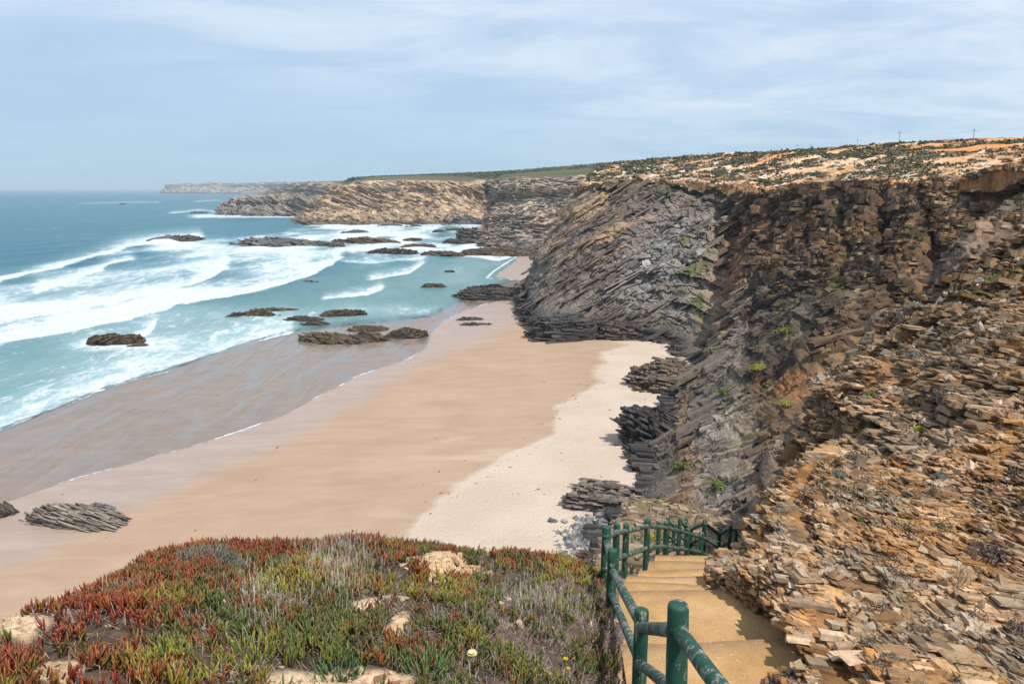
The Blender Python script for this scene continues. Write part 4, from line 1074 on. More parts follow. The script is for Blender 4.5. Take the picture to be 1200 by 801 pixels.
# ------------------------------------------------------------------ rocks in the surf and on the sand
def rock(name, px, py, wpx, hpx, label, cat, cols, z0=0.0, Lm=4.0, bout=.25, seed=1, dep=.55, yaw=0.0, tilt=(0.5, 0.2, 0.85), bedt=.35, group=None, rag=.3, res=56, flat=.5, steep=2.5):
    base = G(px, py, z0)
    k = float(gz(py, z0)) / FPX
    w = wpx * k; h = hpx * k; d = w * dep
    u = np.linspace(-1.15, 1.15, res); U, Vv = np.meshgrid(u, np.linspace(-1.15, 1.15, max(24, int(res * .7))))
    r = (np.abs(U) ** 2.4 + np.abs(Vv) ** 2.4) ** (1 / 2.4)
    Q = np.stack([U * w / 2, Vv * d / 2, 0 * U], -1)
    sh = np.array([px * 1.7, py * 2.3, seed * 11.0])
    r = r + fbm(Q + sh, w * .28, 4, seed) * rag
    prof = 1 - np.clip(r, 0, 1.4) ** steep
    hgt = h * np.where(prof > 0, np.abs(prof) ** flat, prof * 1.4)
    hgt = hgt * (0.62 + .5 * ridged(Q + sh, w * .3, 4, seed + 2))
    hgt = np.maximum(hgt, -h * .8)
    Q[..., 2] = hgt
    n = unit(tilt); B = beds(Q + sh, n, bedt, bedt * 5, seed + 5, bedt * .8, w * .5)
    hh, b, g, q2, fs = B
    Nn = gnormal(Q + np.array([0, 60, 20.])); Nn = unit(np.stack([Q[..., 0] / w, Q[..., 1] / d, 0 * U + .5], -1))
    Q = Q + (Nn * ((hh - .5) * .3 + (b - .5) * .8 - g * .5)[..., None] + n * ((sm(fs, .5, 1) - fs) * .9)[..., None]) * bedt * 1.0 * sm(Q[..., 2], -h * .5, h * .2)[..., None]
    Q = Q + Nn * (fbm(Q + sh, w * .07, 3, seed + 9) * h * .10)[..., None]
    t = fbm(Q + sh, w * .2, 3, seed + 8)
    c = pal(np.clip(b * .5 + q2 * .4 + t * .3, 0, 1), cols)
    c = mixc(c, cols[0], (1 - sm(Q[..., 2], 0, h * .3)) * .6)
    kk_ = Q[..., 2] > -h * .35
    tt = min(bedt, h * .45)
    bl = blocks(Q[kk_], c[kk_], Nn[kk_], n, tt * .25, tt * .9, tt * Lm, tt * 1.6, seed + 31, keep=.55, out=bout, tilt=.05 if Lm < 6 else .015, jit=.26 if Lm < 6 else .12, cols=cols, colmix=.5, vary=.35)
    me = merged(name, [(Q.reshape(-1, 3), grid_faces(*U.shape), c.reshape(-1, 3)), bl])
    o = new_obj(name, me, None, M_searock, False, label=label, category=cat)
    o.location = base; o.rotation_euler = (0, 0, math.radians(yaw))
    if group: o['group'] = group
    return o
WETR = [(.02, .017, .016), (.06, .048, .04), (.035, .03, .026), (.10, .08, .062), (.045, .037, .03)]
BRNR = [(.022, .017, .012), (.075, .052, .030), (.115, .078, .042), (.045, .032, .022), (.15, .11, .065)]
GRYR = [(.04, .038, .038), (.10, .095, .09), (.16, .15, .14), (.07, .066, .064)]
SR = 'reef rocks standing in the surf'
S = [ # px, py(base centre), w, h, label, cols, z0, yaw
    (206, 282, 52, 7, 'small jagged dark reef farthest left in the white surf below the horizon', GRYR, 0, 5),
    (322, 287, 84, 10, 'long jagged dark reef standing in white surf, left and larger half', GRYR, 0, -4),
    (378, 288, 44, 7, 'low tapering right end of the long dark reef in the white surf', GRYR, 0, -8),
    (138, 401, 58, 13, 'brown ragged rock alone in turquoise water nearest the lower left breaker', BRNR, 0, 4),
    (162, 406, 22, 6, 'small brown rock touching the right foot of the lone ragged rock', BRNR, 0, 0),
    (322, 364, 46, 5, 'flat brown rock shelf with pale top behind the swash, upper of the left cluster', BRNR, 0, 8),
    (296, 370, 56, 6, 'flat brown shelf rock leftmost in the cluster behind the swash', BRNR, 0, -6),
    (355, 374, 42, 4, 'thin low dark rock strip between the left shelf and the round brown slabs', WETR, 0, -3),
    (370, 380, 34, 5, 'thin low dark rock lying just below the thin rock strip', WETR, 0, -6),
    (404, 369, 50, 8, 'oval flat brown rock in clear shallow water above the two big slabs', BRNR, 0, 2),
    (400, 399, 88, 13, 'largest flat brown slab at the swash edge, left of the rounded one', BRNR, 0, -3),
    (430, 386, 42, 7, 'narrow brown slab behind and between the two big slabs', BRNR, 0, 3),
    (478, 394, 55, 13, 'rounded brown rock with a foam rim at the tip of the swash', BRNR, 0, 2),
    (362, 331, 18, 4, 'tiny dark rock in the shallows right of the main breaker', WETR, 0, 0),
    (508, 336, 26, 5, 'small two-humped brown rock in open turquoise water', BRNR, 0, -4),
    (526, 319, 14, 3, 'tiny dark rock in foam streaks above the two-humped rock', WETR, 0, 0),
    (418, 273, 34, 5, 'dark reef rock in calm water nearest the folded headland, left one', GRYR, 0, 0),
    (432, 284, 66, 7, 'low brown reef strip running across the bay below the left reef rock', BRNR, 0, -2),
    (458, 297, 50, 8, 'dark brown reef rock with ragged top in the middle of the bay', WETR, 0, 3),
    (490, 289, 36, 5, 'brown reef rock right of the ragged rock in mid bay', BRNR, 0, 2),
    (524, 299, 54, 6, 'long flat brown reef rock in front of the far shelf', BRNR, 0, -2),
    (481, 282, 22, 4, 'small brown reef rock in mid bay behind the other reef rocks', BRNR, 0, 0),
    (538, 285, 34, 7, 'dark block of reef left of the far rock shelf', WETR, 0, 0),
    (458, 264.5, 26, 3, 'thin dark rock in the foam at the foot of the folded headland, left one', GRYR, 0, 0),
    (484, 265.5, 16, 2.5, 'thin dark rock in the foam at the foot of the folded headland, right one', GRYR, 0, 0),
    (516, 272, 16, 4, 'small pointed dark rock off the dark foot of the headland', WETR, 0, 0),
    (536, 270, 22, 3.5, 'flat dark rock off the foot of the headland, right of the pointed one', WETR, 0, 0),
    (540, 244, 0, 0, '', None, 0, 0),
    (232, 250, 22, 3, 'tiny dark rock in white water off the low rocky point', GRYR, 0, 0),
    (144, 239.5, 7, 2, 'speck of dark rock breaking the water far out under the horizon', GRYR, 0, 0),
]
for k, (x, y, w, h, lb, cs, z0, yw) in enumerate(S):
    if not cs: continue
    sc_ = float(gz(y)) / FPX
    rock('sea_rock', x, y, w, h * .72, lb, 'sea rock', cs, -0.05, seed=300 + k * 7, dep=(.55 if y < 300 else .42) if h > 5 else .4, yaw=yw, bedt=max(.25, w * sc_ * .035), group=SR,
         rag=.75, res=int(60 + min(80, w)), tilt=(0.22 if k % 3 else -.3, 0.40, 0.85), flat=.62)
BR = 'rocks lying on the beach sand'
rock('beach_rock', 96, 612, 118, 15, 'ribbed slab of tilted rock layers half sunk in wet sand at lower left', 'beach rock', [(.05, .042, .036), (.22, .18, .14), (.10, .085, .07), (.34, .28, .215), (.07, .06, .05)], .25, seed=401, Lm=8, bout=.12, dep=.42, yaw=-15,
     tilt=(0.10, 0.9, 0.55), bedt=.26, group=BR, rag=.28, res=150, flat=.35)
rock('beach_rock', 118, 598, 42, 7, 'small dark rock just behind the ribbed slab on wet sand', 'beach rock', GRYR, .25, seed=402, dep=.5, yaw=-10, tilt=(.1, .9, .5), bedt=.18, group=BR)
rock('beach_rock', -2, 602, 40, 10, 'dark wet rock cut by the left edge of the picture at the swash line', 'beach rock', WETR, .1, seed=403, dep=.6, bedt=.2, group=BR)
rock('beach_rock', 552, 375, 34, 3, 'low black rock in the wet sand before the cliff, upper one', 'beach rock', WETR, .05, seed=404, dep=.5, bedt=.2, group=BR)
rock('beach_rock', 560, 381, 44, 2.5, 'long low black rock in the wet sand before the cliff, lower one', 'beach rock', WETR, .1, seed=405, dep=.4, bedt=.2, group=BR)
rock('beach_rock', 706, 594, 92, 30, 'grey brown layered rock lying on pale sand at the cliff foot above the pebbles', 'beach rock', [(.07, .058, .05), (.20, .16, .13), (.12, .10, .085), (.28, .23, .185)], 1.5, seed=406, dep=.55, yaw=-8,
     tilt=(0.06, 0.35, 0.92), bedt=.34, group=BR, rag=.3, res=130, flat=.5)
rock('beach_rock', 762, 522, 62, 42, 'glossy black rock block leaning on the cliff foot by the pale sand', 'beach rock', BLACK, 1.4, seed=407, dep=.9, yaw=12, tilt=(0.5, 0.2, 0.8), bedt=.5, group=BR, rag=.22, res=110, flat=.3, steep=4)
rock('beach_rock', 782, 452, 84, 30, 'brown wedge shaped rock jutting onto the sand from the cliff foot', 'beach rock', [(.06, .048, .04), (.18, .13, .095), (.11, .085, .065), (.26, .20, .14)], 1.5, seed=408, dep=.8, yaw=10, tilt=(0.2, 0.3, 0.92), bedt=.6, group=BR, rag=.25, res=110, flat=.45, steep=2)
rock('beach_rock', 588, 349, 112, 14, 'long dark ledge running out from the cliff foot into the shallows', 'beach rock', WETR, .0, seed=409, dep=.45, yaw=-6, tilt=(0.1, 0.4, 0.9), bedt=.5, group=BR, rag=.3, res=140, flat=.5)
rock('beach_rock', 668, 396, 84, 26, 'flat topped black layered rock at the foot of the grey buttress', 'beach rock', [(.03, .028, .028), (.07, .064, .06), (.05, .046, .044), (.16, .145, .13)], .8, seed=410, dep=.5, yaw=3, tilt=(0.05, 0.1, 0.99), bedt=.7, group=BR, rag=.18, res=140, flat=.28, steep=5)
rock('beach_rock', 738, 398, 70, 24, 'rusty flank of black layered rock nearer the pale sand corner', 'beach rock', [(.045, .036, .032), (.10, .075, .06), (.06, .05, .045), (.22, .14, .09)], .9, seed=411, dep=.5, yaw=-4, tilt=(0.05, 0.1, 0.99), bedt=.7, group=BR, rag=.2, res=120, flat=.35, steep=4)
rock('beach_rock', 603, 288, 78, 12, 'broad black rock shelf under the second cliff across the bay', 'beach rock', WETR, .0, seed=412, dep=.8, yaw=-4, tilt=(0.2, 0.3, 0.9), bedt=.7, group=BR, rag=.35, res=120)
rock('beach_rock', 597, 298, 110, 7, 'flat red brown rock shelf beside the little upper sand strip', 'beach rock', BRNR, .0, seed=413, dep=.5, yaw=-8, tilt=(0.2, 0.3, 0.9), bedt=.5, group=BR, rag=.35, res=130)
rock('beach_rock', 640, 262, 0.1, 0.1, 'x', 'x', WETR, 0, 1) if False else None
rock('beach_rock', 560, 279, 44, 12, 'black hump of rock at the corner below the second cliff', 'beach rock', WETR, .0, seed=414, dep=.7, yaw=4, tilt=(0.3, 0.3, 0.9), bedt=.9, group=BR, rag=.3, res=90)
rock('beach_rock', 548, 262.5, 34, 10, 'dark rounded rock at the back of the bay under the folded headland', 'beach rock', GRYR, .0, seed=415, dep=.6, tilt=(0.3, 0.3, 0.9), bedt=1.4, group=BR, rag=.25, res=80)
rock('beach_rock', 648, 611, 9, 3.5, 'small single stone on pale sand left of the pebbles', 'beach rock', GRYR, 1.7, seed=416, dep=.8, bedt=.1, group=BR, rag=.2, res=28)
rock('beach_rock', 745, 618, 26, 16, 'brown boulder half hidden behind the left handrail posts', 'beach rock', BRNR, 1.9, seed=417, dep=.8, bedt=.3, group=BR, rag=.2, res=50)
rock('beach_rock', 696, 662, 34, 18, 'rounded brown boulder behind the ice plants beside the pebbles', 'beach rock', BRNR, 1.9, seed=418, dep=.8, bedt=.3, group=BR, rag=.2, res=50)

# ------------------------------------------------------------------ ground cover on the knoll
def leaf_mesh(name, base, tdir, length, width, cb, ct, rng, mat, curl=.35, rings=4, sides=3, **props):
    """many tapering succulent fingers as one mesh; base/tdir (m,3)"""
    m = len(base)
    t = np.linspace(0, 1, rings + 1)
    a = unit(np.cross(tdir, rng.normal(0, 1, (m, 3)))); b = np.cross(tdir, a)
    up = np.array([0, 0, 1.0])
    ctr = []
    for k in t:
        ctr.append(base + tdir * (length * k)[:, None] + up * (length * curl * k * k * .5)[:, None])
    prof = np.interp(t, [0, .2, .7, 1], [.55, 1, .9, .0])
    Vs = []; Cs = []
    for k in range(rings):
        for s_ in range(sides):
            an = 2 * math.pi * s_ / sides
            Vs.append(ctr[k] + (a * math.cos(an) + b * math.sin(an)) * (width * prof[k] * .5)[:, None])
            Cs.append(cb * (1 - t[k] ** 1.4) + ct * t[k] ** 1.4)
    Vs.append(ctr[-1]); Cs.append(ct)
    V = np.stack(Vs, 1); C = np.stack(Cs, 1); nv = V.shape[1]
    q = [(k * sides + s_, k * sides + (s_ + 1) % sides, (k + 1) * sides + (s_ + 1) % sides, (k + 1) * sides + s_) for k in range(rings - 1) for s_ in range(sides)]
    tr = [((rings - 1) * sides + s_, (rings - 1) * sides + (s_ + 1) % sides, nv - 1) for s_ in range(sides)]
    off = (np.arange(m) * nv)[:, None, None]
    me = mesh_from(name, V, [(np.array(q)[None] + off).reshape(-1, 4), (np.array(tr)[None] + off).reshape(-1, 3)], C.reshape(-1, 3))
    return new_obj(name, me, props.pop('parent', None), mat, True, **props)
def knoll_points(m, rng, wfun):
    X, px, py, V, bare = KN['X'], KN['px'], KN['py'], KN['V'], KN['bare']
    a = np.linalg.norm(np.cross(np.gradient(X, axis=0), np.gradient(X, axis=1)), axis=-1)
    pr = np.stack(proj(X), -1)
    w = a * wfun(pr[..., 0], pr[..., 1], V, bare, X) * (V > 3.2) * (V < 9.6)
    w = w.ravel() / w.sum()
    id_ = rng.choice(w.size, m, p=w)
    i, j = np.unravel_index(id_, px.shape)
    i = np.minimum(i, px.shape[0] - 2); j = np.minimum(j, px.shape[1] - 2)
    f, g = rng.random((m, 1)), rng.random((m, 1))
    p = X[i, j] + (X[i + 1, j] - X[i, j]) * f + (X[i, j + 1] - X[i, j]) * g
    return p, KN['N'][i, j], pr[i, j]
def ice_plants():
    rng = np.random.default_rng(21)
    def w(px, py, V, bare, X):
        clump = sm(fbm(X, .38, 3, 211), -.28, .22)
        right = 1 - .80 * sm(px, 520, 600) * sm(py, 672, 700) * (1 - .5 * sm(py, 765, 790))
        mid = 1 - .55 * np.exp(-(((px - 330) / 60) ** 2 + ((py - 700) / 50) ** 2)) - .4 * np.exp(-(((px - 150) / 45) ** 2 + ((py - 752) / 25) ** 2))
        return (.12 + .88 * clump) * (1 - sm(bare, .3, .55)) * np.clip(right, 0.05, 1) * np.clip(mid, .1, 1) * (px < 722)
    m = 11500
    p, n, pr = knoll_points(m, rng, w)
    px, py = pr[:, 0], pr[:, 1]
    k = 6
    # per shoot colour
    k = 5
    cr_ = np.interp(px, [-100, 60, 150, 250, 400, 480, 560, 640, 720], [712, 690, 665, 640, 640, 648, 650, 650, 668])
    crest = np.exp(-np.maximum(py - cr_, 0) / 26)
    nz = fbm(p, .16, 3, 213) * 1.0 + fbm(p, .5, 2, 214) * .45
    red = np.clip(.22 + .34 * crest + .42 * (1 - sm(px, 60, 330)) + nz * .85 - .25 * sm(px, 480, 600) * (1 - crest), 0, 1)
    red = np.clip(red + .06 + rng.normal(0, .2, m), 0, 1)
    green = np.array([(.095, .115, .03)]) * (0.7 + .6 * rng.random((m, 1)))
    yel = np.array([(.27, .24, .04)]); rd = np.array([(.26, .035, .022)]); org = np.array([(.34, .12, .025)]); dkr = np.array([(.10, .028, .022)])
    yy = sm(fbm(p, .7, 3, 215) + rng.normal(0, .12, m), -.1, .35)[:, None]
    base = green * (1 - yy) + yel * yy
    r = red[:, None]
    tipc = base * (1 - sm(r, .25, .6)) + (rd * .55 + org * .45 * rng.random((m, 1)) * 2 * .8) * sm(r, .25, .6)
    basec = base * (1 - sm(r, .5, .95)) + (dkr * .5 + rd * .5) * sm(r, .5, .95)
    sh = (0.7 + .5 * rng.random(m)) * np.where(red > .5, 1.0, 1.0)
    P_, D_, L_, W_, B_, T_ = [], [], [], [], [], []
    for q in range(k):
        az = rng.uniform(0, 2 * math.pi, m); tilt = rng.uniform(.15, 1.05, m) if q else rng.uniform(0, .25, m)
        d = np.stack([np.cos(az) * np.sin(tilt), np.sin(az) * np.sin(tilt), np.cos(tilt)], -1)
        d = unit(d + n * .25)
        P_.append(p + d * .008 + rng.normal(0, .012, (m, 3)) + np.array([0, 0, .01 + .012 * q]) ); D_.append(d)
        L_.append(.070 * sh * rng.uniform(.7, 1.25, m)); W_.append(.0160 * sh * rng.uniform(.8, 1.2, m))
        v = rng.uniform(.75, 1.25, (m, 1)); B_.append(basec * v); T_.append(tipc * v)
    cat = np.concatenate
    leaf_mesh('ice_plants', cat(P_), cat(D_), cat(L_), cat(W_), cat(B_), cat(T_), rng, M_ice, kind='stuff')
    # dry stems and old growth
    def wd(px, py, V, bare, X):
        dens = .5 + .9 * sm(px, 470, 560) * sm(py, 668, 690) + 1.2 * np.exp(-(((px - 400) / 45) ** 2 + ((py - 665) / 40) ** 2)) + .8 * np.exp(-(((px - 300) / 50) ** 2 + ((py - 720) / 30) ** 2))
        return dens * (1 - .88 * sm(bare, .35, .7)) * (px < 730) * (.3 + sm(fbm(X, .4, 3, 219), -.3, .2))
    m = 26000
    p, n, pr = knoll_points(m, rng, wd)
    az = rng.uniform(0, 2 * math.pi, m); el = rng.uniform(-.1, 1.2, m)
    d = np.stack([np.cos(az) * np.cos(el), np.sin(az) * np.cos(el), np.sin(el)], -1)
    L = rng.uniform(.03, .11, m); W = rng.uniform(.002, .005, m)
    t = rng.random((m, 1))
    purple = sm(pr[:, 0:1], 480, 600) * .7
    c = np.array([(.20, .165, .13)]) * (1 - t) + np.array([(.46, .41, .34)]) * t
    c = c * (1 - purple) + (np.array([(.19, .13, .12)]) * (1 - t) + np.array([(.40, .31, .28)]) * t) * purple
    leaf_mesh('dry_stems', p + np.array([0, 0, .03]) * rng.random((m, 1)), d, L, W, c, c * 1.15, rng, M_dry, curl=.3, rings=3, kind='stuff')
    # tall dead grass around x 400 and along the crest
    def wg(px, py, V, bare, X):
        return (np.exp(-(((px - 398) / 34) ** 2 + ((py - 668) / 34) ** 2)) + .5 * np.exp(-(((px - 305) / 26) ** 2 + ((py - 715) / 28) ** 2)) + .25 * np.exp(-(((px - 640) / 60) ** 2 + ((py - 700) / 30) ** 2)) + .012) * (1 - .9 * sm(bare, .35, .7)) * (px < 730)
    m = 2600
    p, n, pr = knoll_points(m, rng, wg)
    az = rng.uniform(0, 2 * math.pi, m); tl = rng.uniform(0, .35, m)
    d = np.stack([np.cos(az) * np.sin(tl), np.sin(az) * np.sin(tl), np.cos(tl)], -1)
    t = rng.random((m, 1)); c = np.array([(.30, .255, .20)]) * (1 - t) + np.array([(.58, .53, .45)]) * t
    leaf_mesh('dead_grass', p, d, rng.uniform(.08, .24, m), rng.uniform(.0025, .006, m), c, c, rng, M_dry, curl=.1, rings=3, kind='stuff')
ice_plants()
def crumbs():
    rng = np.random.default_rng(91)
    p, n, pr = knoll_points(5200, rng, lambda px, py, V, bare, X: (.08 + sm(bare, .3, .6)) * (px < 735))
    m = len(p); s = (.006 + .05 * rng.random(m) ** 5)
    size = np.stack([s * rng.uniform(1, 2, m), s, s * .5], -1)
    stones('sand_crumbs', p, frames(n, rng, .3), size, pal(rng.random(m), [(.20, .13, .08), (.46, .32, .19), (.58, .44, .30), (.34, .22, .13)]), M_soil, rng, kind='stuff')
    X, N, px, py = KN['X'], KN['N'], KN['px'], KN['py']
    k = np.exp(-(((px - 525) / 48) ** 2 + ((py - 672) / 12) ** 2)) > .35
    V, F, C = blocks(X[k], np.tile([(.46, .31, .17)], (k.sum(), 1)), N[k], (.1, 0, 1), .02, .07, .22, .16, 92, keep=.7, out=.6, tilt=.08, jit=.25, cols=[(.50, .35, .21), (.36, .23, .13), (.60, .46, .32)], colmix=.6, vary=.25)
    V2 = V - np.array([0, 0, .02])
    new_obj('crest_sandstone', mesh_from('crest_sandstone', V2, [F], C), None, M_soil, False, kind='structure')
crumbs()

def ground_at(key, px, py, rmax=14):
    X, N, V, pr, c = CL[key]
    d = (pr[..., 0] - px) ** 2 + (pr[..., 1] - py) ** 2 + pr[..., 2] * .02
    i = np.unravel_index(np.argmin(d), d.shape)
    return X[i], N[i], pr[i][2]
def knoll_at(px, py):
    pr = proj(KN['X']); d = (pr[0] - px) ** 2 + (pr[1] - py) ** 2 + (KN['V'] > 8.2) * 1e5 + (KN['V'] < 2) * 1e5
    i = np.unravel_index(np.argmin(d), d.shape)
    return KN['X'][i]
def tuft(px, py, label, cat, n, L, W, cb, ct, seed, loc=None, spread=.10, name='succulent', mat=None, tiltmax=1.0, curl=.35):
    rng = np.random.default_rng(seed)
    loc = knoll_at(px, py) if loc is None else loc
    az = rng.uniform(0, 2 * math.pi, n); r = spread * np.sqrt(rng.random(n))
    p = np.stack([np.cos(az) * r, np.sin(az) * r, rng.random(n) * .03], -1)
    tl = rng.uniform(.05, tiltmax, n) * (.35 + r / spread * .8)
    a2 = az + rng.normal(0, .5, n)
    d = np.stack([np.cos(a2) * np.sin(tl), np.sin(a2) * np.sin(tl), np.cos(tl)], -1)
    v = rng.uniform(.7, 1.3, (n, 1))
    o = leaf_mesh(name, p, d, L * rng.uniform(.7, 1.2, n), W * rng.uniform(.8, 1.2, n), np.array([cb]) * v, np.array([ct]) * v, rng, mat or M_ice, curl=curl, label=label, category=cat)
    o.location = loc
    return o
tuft(395, 792, 'blue green succulent tuft on bare sand at the bottom edge, left one', 'succulent', 70, .10, .013, (.05, .10, .05), (.12, .20, .07), 1, spread=.17)
tuft(500, 788, 'bright green succulent clump beside the pale yellow flower', 'succulent', 90, .11, .014, (.05, .11, .045), (.14, .22, .06), 2, spread=.16)
tuft(478, 772, 'dark red succulent clump left of the pale yellow flower', 'succulent', 90, .10, .014, (.10, .10, .03), (.24, .045, .04), 3, spread=.20)
tuft(200, 775, 'bright green succulent clump low at the left of the knoll', 'succulent', 70, .10, .014, (.07, .13, .04), (.17, .25, .06), 4, spread=.15)
tuft(290, 775, 'yellow green succulent clump at the edge of the bare sand', 'succulent', 80, .10, .013, (.12, .17, .03), (.28, .30, .05), 5, spread=.20)
tuft(690, 786, 'green succulent clump with red tips next to the steps', 'succulent', 80, .09, .012, (.10, .14, .03), (.28, .07, .04), 6, spread=.18)
def grey_shrub(px, py, label, seed, r, cl=(.20, .20, .16)):
    o = tuft(px, py, label, 'shrub', 420, .07, .008, tuple(x * .6 for x in cl), cl, seed, spread=r, name='grey_shrub', mat=M_leaf, tiltmax=1.3)
    o.location.z += .03
    return o
grey_shrub(236, 662, 'grey green dry shrub on the crest of the knoll among red leaves, larger one', 11, .26)
grey_shrub(152, 700, 'grey green dry shrub in front of the crest at the left of the knoll', 12, .20)
grey_shrub(264, 668, 'small grey shrub touching the right side of the crest shrub', 13, .16)
# flowers
def flower(px, py, label, rad, col, seed, petals=26):
    loc = knoll_at(px, py)
    e = bpy.data.objects.new('flower', None); COL.objects.link(e); e.location = loc + np.array([0, 0, .10])
    e['label'] = label; e['category'] = 'flower'
    rng = np.random.default_rng(seed); n = petals * 2
    az = np.linspace(0, 4 * math.pi, n) + rng.normal(0, .05, n); tl = np.where(np.arange(n) < petals, 1.25, .8)
    d = np.stack([np.cos(az) * np.sin(tl), np.sin(az) * np.sin(tl) , np.cos(tl)], -1)
    c = np.tile([col], (n, 1))
    leaf_mesh('petals', d * .004, d, np.full(n, rad), np.full(n, rad * .22), c, c * .95, rng, M_leaf, curl=.2, parent=e)
    leaf_mesh('flower_centre', np.zeros((14, 3)), unit(rng.normal(0, .5, (14, 3)) + [0, 0, 1]), np.full(14, rad * .35), np.full(14, rad * .12), np.tile([(.75, .50, .05)], (14, 1)), np.tile([(.8, .6, .1)], (14, 1)), rng, M_leaf, curl=.1, parent=e)
    leaf_mesh('stem', np.array([[0, 0, -.11]]), np.array([[0, 0, 1.0]]), np.array([.112]), np.array([.009]), np.array([(.10, .13, .04)]), np.array([(.12, .16, .05)]), rng, M_leaf, curl=0, parent=e)
flower(553, 781, 'large pale yellow flower among succulent leaves at the bottom edge', .042, (.80, .72, .36), 31)
flower(663, 786, 'small bright yellow flower near the steps, right one', .022, (.80, .58, .03), 32, 14)
flower(665, 797, 'small bright yellow flower close below the other small one', .018, (.80, .58, .03), 33, 12)
# seed heads on thin stems above the crest
def seed_heads():
    rng = np.random.default_rng(41)
    for q, (px, py, label) in enumerate(((413, 656, 'spray of thin dry seed heads rising above the crest against the sand'),)):
        loc = knoll_at(px, py)
        e = bpy.data.objects.new('seed_stalks', None); COL.objects.link(e); e.location = loc; e['label'] = label; e['category'] = 'dry plant'
        n = 9
        d = unit(np.stack([rng.normal(0, .22, n), rng.normal(0, .15, n), np.ones(n)], -1)); L = rng.uniform(.20, .34, n)
        for k in range(n):
            st = leaf_mesh('stalk', np.zeros((1, 3)), d[k:k + 1], L[k:k + 1], np.array([.005]), np.array([(.16, .12, .09)]), np.array([(.16, .12, .09)]), rng, M_dry, curl=0, parent=e)
            dd = unit(rng.normal(0, 1, (10, 3))); c = np.tile([(.13, .10, .08)], (10, 1))
            leaf_mesh('seed_head', np.tile(d[k] * (L[k] - .004), (10, 1)), dd, np.full(10, .017), np.full(10, .010), c, c, rng, M_dry, curl=0, parent=st)
seed_heads()

# ------------------------------------------------------------------ green painted handrails
def paint_mat(name, wear):
    t = NT(name); c = t.coord('Object', (1, 1, .25)); c1 = t.coord('Object')
    a = t.noise(c, 14, 6, .65); b = t.noise(c1, 60, 4, .6); g = t.noise(c1, 5, 4, .6)
    green = t.mix(t.rng(g, .3, .7), (.008, .046, .029), (.013, .075, .046))
    worn = t.mix(t.rng(b, .3, .7), (.16, .15, .12), (.26, .24, .20))
    col = t.mix(t.rng(t.math('ADD', a, t.math('MULTIPLY', b, .25)), .83 - wear, .92 - wear), green, worn)
    return t.done(t.pbr(col, t.rng(a, .3, .7, .55, .8), t.bump(t.math('ADD', a, t.math('MULTIPLY', b, .3)), .5, .006), .4))
M_post = paint_mat('green_post_paint', .14); M_rail = paint_mat('worn_green_rail_paint', .21)
tm = NT('bolt_steel'); M_bolt = tm.done(tm.pbr((.22, .22, .21), .45, None, .5, Metallic=.8))
def tube(name, a, b, r0, r1, seg, parent, mat, rough=.03, cap='round', rings=10, seed=0, **props):
    a = np.array(a, float); b = np.array(b, float); L = np.linalg.norm(b - a); z = (b - a) / L
    x = unit(np.cross(z, [0.3, 0.9, 0.1] if abs(z[2]) > .5 else [0, 0, 1.0])); y = np.cross(z, x)
    ts = list(np.linspace(0, 1 - min(.025, r1 * .35 / L * 1.2), rings)); rs = [r0 + (r1 - r0) * t for t in ts]
    ts += [1 - r1 * .14 / L, 1.0 - .0 / L, 1.0 + r1 * .05 / L]; rs += [r1 * .93, r1 * .72, r1 * .02]
    ts = [-r0 * .12 / L] + ts; rs = [r0 * .05] + rs
    rng = np.random.default_rng(seed + 5); ph = rng.uniform(0, 6, 4)
    V = []
    for t, r in zip(ts, rs):
        for k in range(seg):
            an = 2 * math.pi * k / seg
            rr = r * (1 + rough * math.sin(an * 2 + ph[0] + t * 2) + rough * .8 * math.sin(an * 3 + ph[1] + t * 7) + rough * .7 * math.sin(t * 23 + ph[2] + an))
            bow = math.sin(t * math.pi) * rough * r * 1.0
            V.append(a + z * L * t + (x * math.cos(an) + y * math.sin(an)) * rr + x * bow * math.sin(ph[3]))
    R = len(ts); F = [(i * seg + k, i * seg + (k + 1) % seg, (i + 1) * seg + (k + 1) % seg, (i + 1) * seg + k) for i in range(R - 1) for k in range(seg)]
    me = mesh_from(name, np.array(V), [np.array(F)])
    return new_obj(name, me, parent, mat, True, **props)
def handrail(label, posts, links, root_name='handrail'):
    """posts: (px, py_top, zc, height, radius)"""
    e = bpy.data.objects.new(root_name, None); COL.objects.link(e)
    tops = [P(p[0], p[1], p[2]) for p in posts]
    e.location = tops[0] - np.array([0, 0, posts[0][3]]); e['label'] = label; e['category'] = 'handrail'; o = np.array(e.location)
    objs = []
    for k, (p, tp) in enumerate(zip(posts, tops)):
        seg = 24 if p[2] < 12 else 12
        lean = np.array([random.uniform(-.02, .02), random.uniform(-.02, .02), 0])
        objs.append(tube('post', tp - o - np.array([0, 0, p[3] + .25]) + lean, tp - o, p[4] * 1.05, p[4], seg, e, M_post, .035, seed=k * 3))
    for a, b, da, db, r in links:
        pa, pb = tops[a] - o - np.array([0, 0, da]), tops[b] - o - np.array([0, 0, db])
        dv = unit(pb - pa); sd = np.array([dv[1], -dv[0], 0]); sd = unit(sd) * (posts[a][4] * .35)
        zmean = (posts[a][2] + posts[b][2]) / 2
        tube('rail', pa - dv * .06, pb + dv * .06, r, r * .95, 18 if zmean < 12 else 10, e, M_rail, .03, seed=a * 7 + int(da * 10))
    for k in range(min(3, len(posts))):
        if posts[k][2] > 11: continue
        for dz in (.15, .5):
            c = tops[k] - o - np.array([0, 0, dz]); r = posts[k][4]
            f = unit(np.array([-c[0] - o[0], -c[1] - o[1], 0]) * 1.0)
            tube('bolt', c - objs[k].location + f * r * .9, c + f * (r + .012), .014, .012, 8, objs[k], M_bolt, 0.0, seed=1, rings=3)
    return e
